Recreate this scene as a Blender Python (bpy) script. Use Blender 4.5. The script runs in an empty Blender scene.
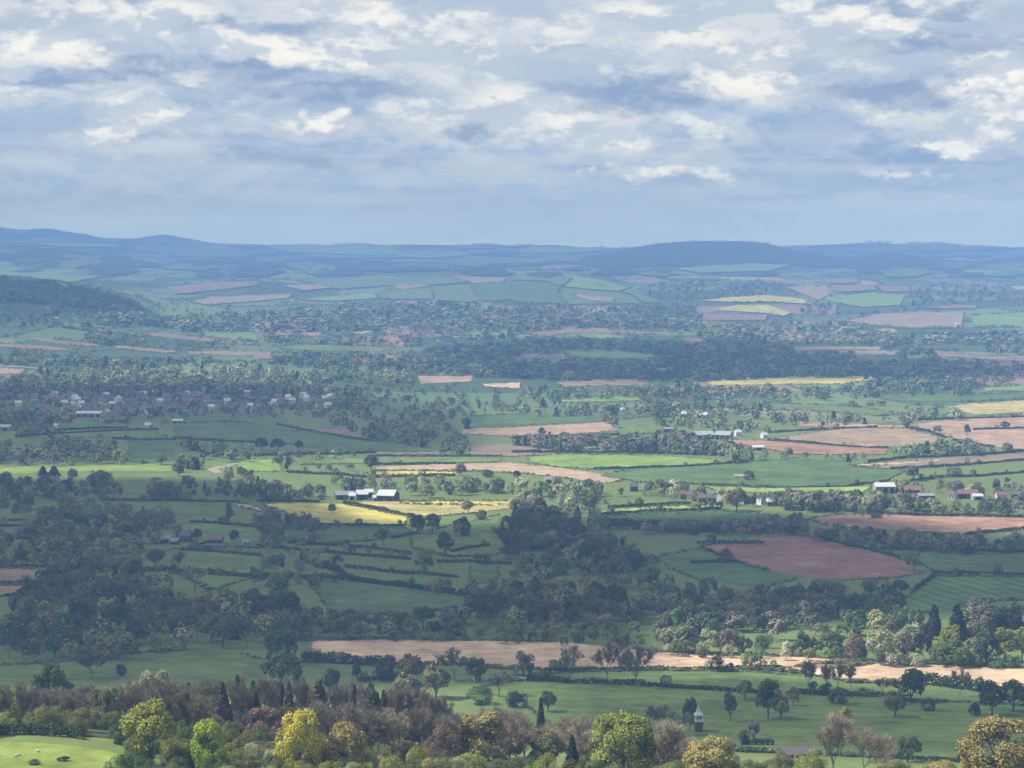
import bpy, math, random
import numpy as np
from mathutils import Vector, geometry
R = np.random.default_rng(7)
sc = bpy.context.scene
COL = sc.collection
F, CX, CY, ZC = 2218.0, 512.0, 384.0, 340.0
TILT = math.atan(152.0 / F)
CT, ST = math.cos(TILT), math.sin(TILT)

# ------------------------------------------------------------------ terrain
PROF_Y = [-3000, -300, 0, 12, 60, 150, 300, 450, 540, 620, 700, 800, 870, 950, 1050, 1300, 2000, 3000, 4000, 5000, 6500, 8000, 9500, 12000, 16000, 20000, 30000]
PROF_H = [-120, -20, -1.7, -3, -24, -54, -92, -121, -137, -155, -175, -196, -204, -209.5, -214, -220, -222, -222, -219, -208, -186, -166, -158, -140, -128, -122, -120]
# fine smooth version of the profile
_py = np.linspace(-3000, 30000, 6601)
_ph = np.interp(_py, PROF_Y, PROF_H)
for _w in (9, 9, 13):
    _k = np.ones(_w) / _w
    _ph = np.convolve(np.pad(_ph, _w // 2, mode='edge'), _k, 'valid')
RIDGES = [  # distance, front width, back width, silhouette in picture terms (bearing, elevation)
    (5200, 1300, 1500, [(-900, 262), (-300, 266), (0, 276), (40, 281.5), (80, 287), (110, 294), (135, 303), (165, 318)]),
    (7400, 1500, 1200, [(130, 300), (180, 288), (240, 280), (330, 281), (420, 278), (512, 276), (545, 274.5), (600, 279), (645, 289), (690, 300)]),
    (8000, 1500, 1200, [(690, 296), (740, 288), (800, 281), (880, 278), (950, 281), (1024, 279), (1200, 276), (1500, 276)]),
    (10500, 1700, 1600, [(-800, 244), (-100, 247), (0, 247.5), (50, 249), (100, 254), (140, 261), (180, 268), (220, 266), (285, 260), (340, 259), (390, 262), (440, 268), (500, 264), (560, 256), (600, 255), (625, 250), (655, 244.5), (690, 242), (740, 242), (770, 245), (795, 251), (840, 259), (870, 256), (895, 254), (930, 260), (965, 263), (1024, 258), (1200, 254), (1500, 262)]),
    (13200, 1900, 1500, [(-800, 238), (0, 241), (110, 239), (130, 238.5), (180, 244), (260, 244.5), (340, 245), (390, 244), (470, 246), (495, 243.5), (520, 245), (600, 247), (700, 250), (780, 246), (850, 243.5), (940, 243), (1000, 247), (1100, 245), (1500, 246)]),
    (14200, 900, 1300, [(-800, 226), (-100, 226), (0, 226.5), (20, 229), (45, 229), (80, 233), (108, 238), (130, 238.5), (168, 235), (195, 239), (225, 244), (300, 250), (1500, 250)]),
]

def H(x, y):
    x = np.asarray(x, float); y = np.asarray(y, float)
    h = np.interp(y, _py, _ph)
    h = h + 12.5 * np.exp(-((x + 135) / 75) ** 2 - ((y - 612) / 55) ** 2)
    h = h + 19 * np.exp(-((y - 730) / 80) ** 2) / (1 + np.exp(np.clip((x + 22) / 14, -60, 60)))
    a = np.clip((y - 950) / 900, 0, 1)
    a2 = np.clip((y - 3200) / 2500, 0, 1) * np.clip((11000 - y) / 3000, 0, 1)
    h = h + a * (2.2 * np.sin(x / 170 + y / 410) + 1.8 * np.sin(x / 260 - y / 300 + 1.3)) * np.clip((2600 - np.abs(y - 2000)) / 600, 0, 1)
    h = h + a2 * (9 * np.sin(x / 420 + y / 610 + .4) + 7 * np.sin(x / 300 - y / 450 + 2.1) + 5 * np.sin(x / 700 + y / 250))
    q = 512 + F * x / np.maximum(y, 800)
    q = np.clip(q, -1500, 2500)
    for D, wf, wb, pts in RIDGES:
        t = y - D
        b = np.where(t < 0, np.exp(-(t / (wf * .62)) ** 2), np.exp(-(t / (wb * .8)) ** 2))
        p = np.array(pts, float)
        ye = np.interp(q, p[:, 0], p[:, 1])
        ed = np.clip((q - p[0, 0] + 60) / 60, 0, 1) * np.clip((p[-1, 0] + 60 - q) / 60, 0, 1) if D < 9000 else 1.0
        top = -(ye - 232) / F * D
        base = np.interp(D, _py, _ph)
        rough = (3.2 * np.sin(x / 97 + D) + 2.5 * np.sin(x / 61 + 2 * D) + 2 * np.sin(x / 37)) * D / 15000
        amp = np.maximum(top - base + rough, 0) * ed
        h = np.maximum(h, h + (amp - (h - base)) * b) if D > 9000 else h + amp * b
    return ZC + h

def proj(x, y, z):
    z = z - ZC
    fw = y * CT - z * ST
    up = y * ST + z * CT
    return CX + F * x / fw, CY - F * up / fw, fw

def ray(px, py):
    px = np.atleast_1d(np.asarray(px, float)); py = np.atleast_1d(np.asarray(py, float))
    dx = (px - CX); dy = F * CT + (CY - py) * ST; dz = -F * ST + (CY - py) * CT
    return dx / dy, dz / dy          # per metre of y

_ys = np.concatenate([np.geomspace(480, 3000, 260), np.geomspace(3010, 15400, 500)])
def ground(px, py, ymin=0):
    """world points where the sight lines through the picture points first meet the terrain"""
    sx, sz = ray(px, py)
    yy = _ys[None, :]
    g = (ZC + sz[:, None] * yy) - H(sx[:, None] * yy, yy + 0 * sx[:, None])
    hit = (g < 0) & (yy > ymin)
    i = np.where(hit.any(1), hit.argmax(1), len(_ys) - 1)
    i = np.maximum(i, 1)
    lo, hi = _ys[i - 1].copy(), _ys[i].copy()
    for _ in range(22):
        m = (lo + hi) / 2
        gm = (ZC + sz * m) - H(sx * m, m)
        lo = np.where(gm > 0, m, lo); hi = np.where(gm > 0, hi, m)
    m = (lo + hi) / 2
    return np.stack([sx * m, m, H(sx * m, m)], 1)

def at(px, D):
    """ground point on the bearing of picture column px, D metres out"""
    x = (px - CX) / (F * CT) * D
    return np.array([x, D, float(H(x, D))])

# ------------------------------------------------------------------ meshes
def mesh_np(name, verts, faces, mat=None, smooth=False):
    verts = np.asarray(verts, np.float32).reshape(-1, 3); faces = np.asarray(faces, np.int32)
    me = bpy.data.meshes.new(name)
    k = faces.shape[1]; n = len(faces)
    me.vertices.add(len(verts)); me.vertices.foreach_set('co', verts.ravel())
    me.loops.add(n * k); me.loops.foreach_set('vertex_index', faces.ravel())
    me.polygons.add(n)
    me.polygons.foreach_set('loop_start', np.arange(0, n * k, k, dtype=np.int32))
    me.polygons.foreach_set('loop_total', np.full(n, k, np.int32))
    if smooth: me.polygons.foreach_set('use_smooth', np.ones(n, bool))
    me.update(calc_edges=True)
    if mat: me.materials.append(mat)
    return me

def quads_mesh(name, q, mat):
    q = np.asarray(q, np.float32).reshape(-1, 3)
    return mesh_np(name, q, np.arange(len(q)).reshape(-1, 4), mat)

def link(name, me, parent=None, loc=None, **kw):
    o = bpy.data.objects.new(name, me); COL.objects.link(o)
    if parent is not None: o.parent = parent
    if loc is not None: o.location = loc
    for k, v in kw.items(): o[k] = v
    return o

def tag(o, label, category, group=None):
    o['label'] = label; o['category'] = category
    if group: o['group'] = group

# ------------------------------------------------------------------ materials
def nm(name):
    m = bpy.data.materials.new(name); m.use_nodes = True
    nt = m.node_tree; b = nt.nodes['Principled BSDF']
    b.inputs['Roughness'].default_value = .85
    b.inputs['Specular IOR Level'].default_value = .15
    return m, nt, b

def N(nt, t, **kw):
    n = nt.nodes.new(t)
    for k, v in kw.items():
        if k.startswith('i_'):
            n.inputs[int(k[2:]) if k[2:].isdigit() else k[2:]].default_value = v
        else: setattr(n, k, v)
    return n

def L(nt, a, b): nt.links.new(a, b)

def math_(nt, op, a, b=None, c=None):
    n = nt.nodes.new('ShaderNodeMath'); n.operation = op
    for i, v in enumerate((a, b, c)):
        if v is None: continue
        if isinstance(v, (int, float)): n.inputs[i].default_value = v
        else: nt.links.new(v, n.inputs[i])
    return n.outputs[0]

def mixc(nt, f, a, b, blend='MIX'):
    n = nt.nodes.new('ShaderNodeMix'); n.data_type = 'RGBA'; n.blend_type = blend
    for s, v in ((n.inputs[0], f), (n.inputs[6], a), (n.inputs[7], b)):
        if isinstance(v, (int, float)): s.default_value = v
        elif isinstance(v, tuple): s.default_value = (*v[:3], 1)
        else: nt.links.new(v, s)
    return n.outputs[2]

def leaf_mat(name, col, var=.35, trans=.22):
    """foliage: clumps of lighter and darker, yellower and bluer leaves; a little light comes through"""
    m, nt, b = nm(name)
    tc = N(nt, 'ShaderNodeTexCoord'); oi = N(nt, 'ShaderNodeObjectInfo')
    nz = N(nt, 'ShaderNodeTexNoise', i_Scale=4.5, i_Detail=3.0); L(nt, tc.outputs['Object'], nz.inputs['Vector'])
    off = N(nt, 'ShaderNodeVectorMath', operation='ADD'); L(nt, tc.outputs['Object'], off.inputs[0]); L(nt, oi.outputs['Random'], off.inputs[1])
    L(nt, off.outputs[0], nz.inputs['Vector'])
    v = math_(nt, 'MULTIPLY_ADD', nz.outputs[0], 2 * var * 1.3, 1 - var * 1.3)
    r = math_(nt, 'MULTIPLY_ADD', oi.outputs['Random'], .4, .8)
    v = math_(nt, 'MULTIPLY', v, r)
    ge = N(nt, 'ShaderNodeNewGeometry'); v = math_(nt, 'MULTIPLY', v, math_(nt, 'MULTIPLY_ADD', ge.outputs['Random Per Island'], .9, .55))
    c = mixc(nt, 1.0, col, (1, 1, 1), 'MULTIPLY')
    hs = N(nt, 'ShaderNodeHueSaturation'); hs.inputs['Color'].default_value = (*col, 1)
    L(nt, math_(nt, 'MULTIPLY_ADD', oi.outputs['Random'], .03, .485), hs.inputs['Hue']); L(nt, v, hs.inputs['Value'])
    L(nt, hs.outputs[0], b.inputs['Base Color'])
    if trans:
        t = N(nt, 'ShaderNodeBsdfTranslucent'); L(nt, hs.outputs[0], t.inputs[0])
        mx = N(nt, 'ShaderNodeMixShader'); mx.inputs[0].default_value = trans
        L(nt, b.outputs[0], mx.inputs[1]); L(nt, t.outputs[0], mx.inputs[2])
        L(nt, mx.outputs[0], nt.nodes['Material Output'].inputs[0])
    return m

def plain(name, col, rough=.7, var=.12, scale=1.5, metal=0):
    m, nt, b = nm(name)
    tc = N(nt, 'ShaderNodeTexCoord')
    nz = N(nt, 'ShaderNodeTexNoise', i_Scale=scale, i_Detail=5.0); L(nt, tc.outputs['Object'], nz.inputs['Vector'])
    c = mixc(nt, nz.outputs[0], tuple(v * (1 - var) for v in col), tuple(v * (1 + var) for v in col))
    L(nt, c, b.inputs['Base Color']); b.inputs['Roughness'].default_value = rough; b.inputs['Metallic'].default_value = metal
    return m

def field_mat(name, col, col2, angle=0.0, stripe=9.0, amt=.25, patch=.5, big=.012):
    """soil, crop or grass: broad patches, fine mottling and faint working lines"""
    m, nt, b = nm(name)
    geo = N(nt, 'ShaderNodeNewGeometry')
    mp = N(nt, 'ShaderNodeMapping', vector_type='POINT'); mp.inputs['Rotation'].default_value = (0, 0, angle); L(nt, geo.outputs['Position'], mp.inputs[0])
    n1 = N(nt, 'ShaderNodeTexNoise', i_Scale=big, i_Detail=4.0, i_Roughness=.6); L(nt, mp.outputs[0], n1.inputs['Vector'])
    n2 = N(nt, 'ShaderNodeTexNoise', i_Scale=.11, i_Detail=4.0, i_Roughness=.65); L(nt, mp.outputs[0], n2.inputs['Vector'])
    mr = N(nt, 'ShaderNodeMapRange'); mr.inputs[1].default_value = .35; mr.inputs[2].default_value = .65; L(nt, n1.outputs[0], mr.inputs[0])
    wv = N(nt, 'ShaderNodeTexWave', bands_direction='Y'); wv.inputs['Scale'].default_value = 0.314 / stripe
    wv.inputs['Distortion'].default_value = 1.2; wv.inputs['Detail'].default_value = 2; wv.inputs['Detail Scale'].default_value = .6
    L(nt, mp.outputs[0], wv.inputs['Vector'])
    f = math_(nt, 'MULTIPLY', mr.outputs[0], patch)
    c = mixc(nt, f, col, col2)
    n3 = N(nt, 'ShaderNodeTexNoise', i_Scale=.028, i_Detail=7.0, i_Roughness=.72); L(nt, mp.outputs[0], n3.inputs['Vector'])
    v = math_(nt, 'ADD', math_(nt, 'MULTIPLY_ADD', wv.outputs['Fac'], amt, 1 - amt * .5), math_(nt, 'MULTIPLY_ADD', n2.outputs[0], 1.1, -.55))
    v = math_(nt, 'ADD', v, math_(nt, 'MULTIPLY_ADD', n3.outputs[0], 1.9, -.95))
    hs = N(nt, 'ShaderNodeHueSaturation'); L(nt, c, hs.inputs['Color']); L(nt, v, hs.inputs['Value'])
    L(nt, hs.outputs[0], b.inputs['Base Color'])
    b.inputs['Roughness'].default_value = .95; b.inputs['Specular IOR Level'].default_value = .05
    return m
# ------------------------------------------------------------------ ground sheet with a far patchwork of fields
CU, CV = 165.0, 290.0
def warp(x, y):
    u = x + 90 * np.sin(y / 410) + 40 * np.sin(x / 230 + y / 310)
    v = y + 110 * np.sin(x / 520 + 1) + 50 * np.sin(x / 210 + 2)
    return u, v
def unwarp(u, v):
    x, y = u.copy(), v.copy()
    for _ in range(14):
        du, dv = warp(x, y)
        x += u - du; y += v - dv
    return x, y

def ground_mat():
    m, nt, b = nm('patchwork_ground')
    geo = N(nt, 'ShaderNodeNewGeometry'); sp = N(nt, 'ShaderNodeSeparateXYZ'); L(nt, geo.outputs['Position'], sp.inputs[0])
    x, y = sp.outputs[0], sp.outputs[1]
    def sn(a, b_, c): # sin(x/a + y/b + c)
        t = None
        if a: t = math_(nt, 'DIVIDE', x, a)
        if b_:
            yb = math_(nt, 'DIVIDE', y, b_); t = yb if t is None else math_(nt, 'ADD', t, yb)
        return math_(nt, 'SINE', math_(nt, 'ADD', t, c))
    u = math_(nt, 'ADD', x, math_(nt, 'ADD', math_(nt, 'MULTIPLY', sn(0, 410, 0), 90), math_(nt, 'MULTIPLY', sn(230, 310, 0), 40)))
    v = math_(nt, 'ADD', y, math_(nt, 'ADD', math_(nt, 'MULTIPLY', sn(520, 0, 1), 110), math_(nt, 'MULTIPLY', sn(210, 0, 2), 50)))
    row = math_(nt, 'FLOOR', math_(nt, 'DIVIDE', v, CV))
    uu = math_(nt, 'ADD', math_(nt, 'DIVIDE', u, CU), math_(nt, 'MULTIPLY', row, .37))
    colm = math_(nt, 'FLOOR', uu)
    cb = N(nt, 'ShaderNodeCombineXYZ'); L(nt, colm, cb.inputs[0]); L(nt, row, cb.inputs[1])
    wn = N(nt, 'ShaderNodeTexWhiteNoise', noise_dimensions='2D'); L(nt, cb.outputs[0], wn.inputs['Vector'])
    cr = N(nt, 'ShaderNodeValToRGB'); cr.color_ramp.interpolation = 'CONSTANT'
    el = cr.color_ramp.elements
    stops = [(0, (.05, .085, .04)), (.2, (.09, .14, .06)), (.38, (.065, .10, .05)), (.52, (.13, .18, .07)), (.66, (.22, .15, .12)), (.78, (.06, .10, .06)), (.86, (.28, .23, .17)), (.93, (.14, .15, .08))]
    while len(el) < len(stops): el.new(.5)
    for e, (p, c) in zip(el, stops): e.position = p; e.color = (*c, 1)
    L(nt, wn.outputs['Value'], cr.inputs[0])
    fu = math_(nt, 'FRACT', uu); fv = math_(nt, 'FRACT', math_(nt, 'DIVIDE', v, CV))
    du = math_(nt, 'MULTIPLY', math_(nt, 'MINIMUM', fu, math_(nt, 'SUBTRACT', 1, fu)), CU)
    dv = math_(nt, 'MULTIPLY', math_(nt, 'MINIMUM', fv, math_(nt, 'SUBTRACT', 1, fv)), CV)
    ed = math_(nt, 'LESS_THAN', math_(nt, 'MINIMUM', du, dv), 3.5)
    far = mixc(nt, ed, cr.outputs[0], (.035, .055, .03))
    n1 = N(nt, 'ShaderNodeTexNoise', i_Scale=.006, i_Detail=5.0, i_Roughness=.6); L(nt, geo.outputs['Position'], n1.inputs['Vector'])
    n2 = N(nt, 'ShaderNodeTexNoise', i_Scale=.09, i_Detail=5.0, i_Roughness=.6); L(nt, geo.outputs['Position'], n2.inputs['Vector'])
    near = mixc(nt, n1.outputs[0], (.085, .125, .042), (.14, .175, .056))
    mr = N(nt, 'ShaderNodeMapRange'); mr.inputs[1].default_value = 2500; mr.inputs[2].default_value = 3000; L(nt, y, mr.inputs[0])
    c = mixc(nt, mr.outputs[0], near, far)
    # wooded high ground: dark mottled canopy on the hills far out
    n3 = N(nt, 'ShaderNodeTexNoise', i_Scale=.0016, i_Detail=7.0, i_Roughness=.6); L(nt, geo.outputs['Position'], n3.inputs['Vector'])
    m2 = N(nt, 'ShaderNodeMapRange'); m2.inputs[1].default_value = 8300; m2.inputs[2].default_value = 9800; m2.inputs[3].default_value = -.22; m2.inputs[4].default_value = -.045; L(nt, y, m2.inputs[0])
    m3 = N(nt, 'ShaderNodeMapRange'); m3.inputs[1].default_value = .47; m3.inputs[2].default_value = .53; L(nt, math_(nt, 'ADD', n3.outputs[0], m2.outputs[0]), m3.inputs[0])
    c = mixc(nt, m3.outputs[0], c, (.03, .045, .028))
    hs = N(nt, 'ShaderNodeHueSaturation'); L(nt, c, hs.inputs['Color']); L(nt, math_(nt, 'MULTIPLY_ADD', n2.outputs[0], .7, .65), hs.inputs['Value'])
    L(nt, hs.outputs[0], b.inputs['Base Color']); b.inputs['Roughness'].default_value = .95; b.inputs['Specular IOR Level'].default_value = .05
    return m

def build_ground():
    yr = np.concatenate([np.linspace(-2500, -40, 30), np.linspace(0, 470, 48)[0:], np.linspace(480, 1100, 125), np.geomspace(1108, 15500, 560)])
    tt = np.concatenate([np.linspace(-1.1, -.32, 27)[:-1], np.linspace(-.32, .32, 181), np.linspace(.32, 1.1, 27)[1:]])
    Y, T = np.meshgrid(yr, tt, indexing='ij')
    X = T * np.maximum(Y, 300 + 0 * Y) + np.where(Y < 300, 0, 0)
    Z = H(X, Y)
    v = np.stack([X, Y, Z], -1).reshape(-1, 3)
    ny, nt_ = Y.shape
    i = np.arange(ny - 1)[:, None] * nt_ + np.arange(nt_ - 1)[None, :]
    f = np.stack([i, i + 1, i + nt_ + 1, i + nt_], -1).reshape(-1, 4)
    link('ground', mesh_np('ground', v, f, ground_mat(), True), kind='structure', label='rolling farmland falling away from the hill to far ridges')
build_ground()

# ------------------------------------------------------------------ fields traced on the land
FM = {
    'pasture': field_mat('pasture_grass', (.095, .14, .042), (.145, .18, .056), .3, 12, .08),
    'meadow': field_mat('meadow_grass', (.155, .205, .048), (.20, .235, .06), .5, 14, .10),
    'bright': field_mat('young_crop', (.14, .22, .05), (.18, .25, .06), .1, 12, .08),
    'crop': field_mat('green_crop', (.068, .118, .044), (.10, .145, .05), .2, 16, .06),
    'strip': field_mat('striped_crop', (.085, .145, .048), (.11, .165, .055), 1.25, 11, .34),
    'yelgreen': field_mat('yellow_green_grass', (.22, .27, .07), (.17, .24, .06), .2, 12, .1),
    'tan': field_mat('pale_stubble', (.46, .33, .22), (.36, .265, .18), .12, 5, .12),
    'sand': field_mat('dry_soil', (.34, .25, .165), (.28, .215, .14), .25, 9, .1),
    'red': field_mat('red_soil', (.265, .155, .105), (.225, .14, .095), .2, 8, .16),
    'pink': field_mat('pink_soil', (.31, .21, .145), (.26, .185, .125), -.2, 9, .14),
    'maroon': field_mat('maroon_soil', (.22, .12, .09), (.18, .105, .08), -.4, 10, .14),
    'mauve': field_mat('mauve_soil', (.205, .148, .105), (.175, .13, .09), .4, 10, .14),
    'rape': field_mat('rape_blossom', (.44, .37, .085), (.30, .29, .085), .2, 14, .08, .9, .02),
    'rapetan': field_mat('fading_blossom', (.36, .295, .115), (.27, .25, .10), .15, 10, .1, .9, .02),
    'olive': field_mat('olive_stubble', (.235, .185, .115), (.29, .20, .13), .3, 9, .18),
    'woodshade': field_mat('distant_wood_and_shade', (.03, .045, .025), (.05, .055, .035), 0, 9, .0),
    'lane': field_mat('lane_surface', (.24, .21, .15), (.2, .19, .12), 0, 3, .05),
}
NAME = {'pasture': 'pasture_field', 'meadow': 'meadow_field', 'bright': 'young_crop_field', 'crop': 'crop_field', 'strip': 'striped_crop_field', 'yelgreen': 'grass_field', 'tan': 'stubble_field', 'sand': 'dry_soil_field', 'red': 'ploughed_field', 'pink': 'ploughed_field', 'maroon': 'ploughed_field', 'mauve': 'ploughed_field', 'rape': 'rape_field', 'rapetan': 'rape_field', 'olive': 'stubble_field', 'lane': 'lane_road', 'woodshade': 'hill_wood_and_shade'}
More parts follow.
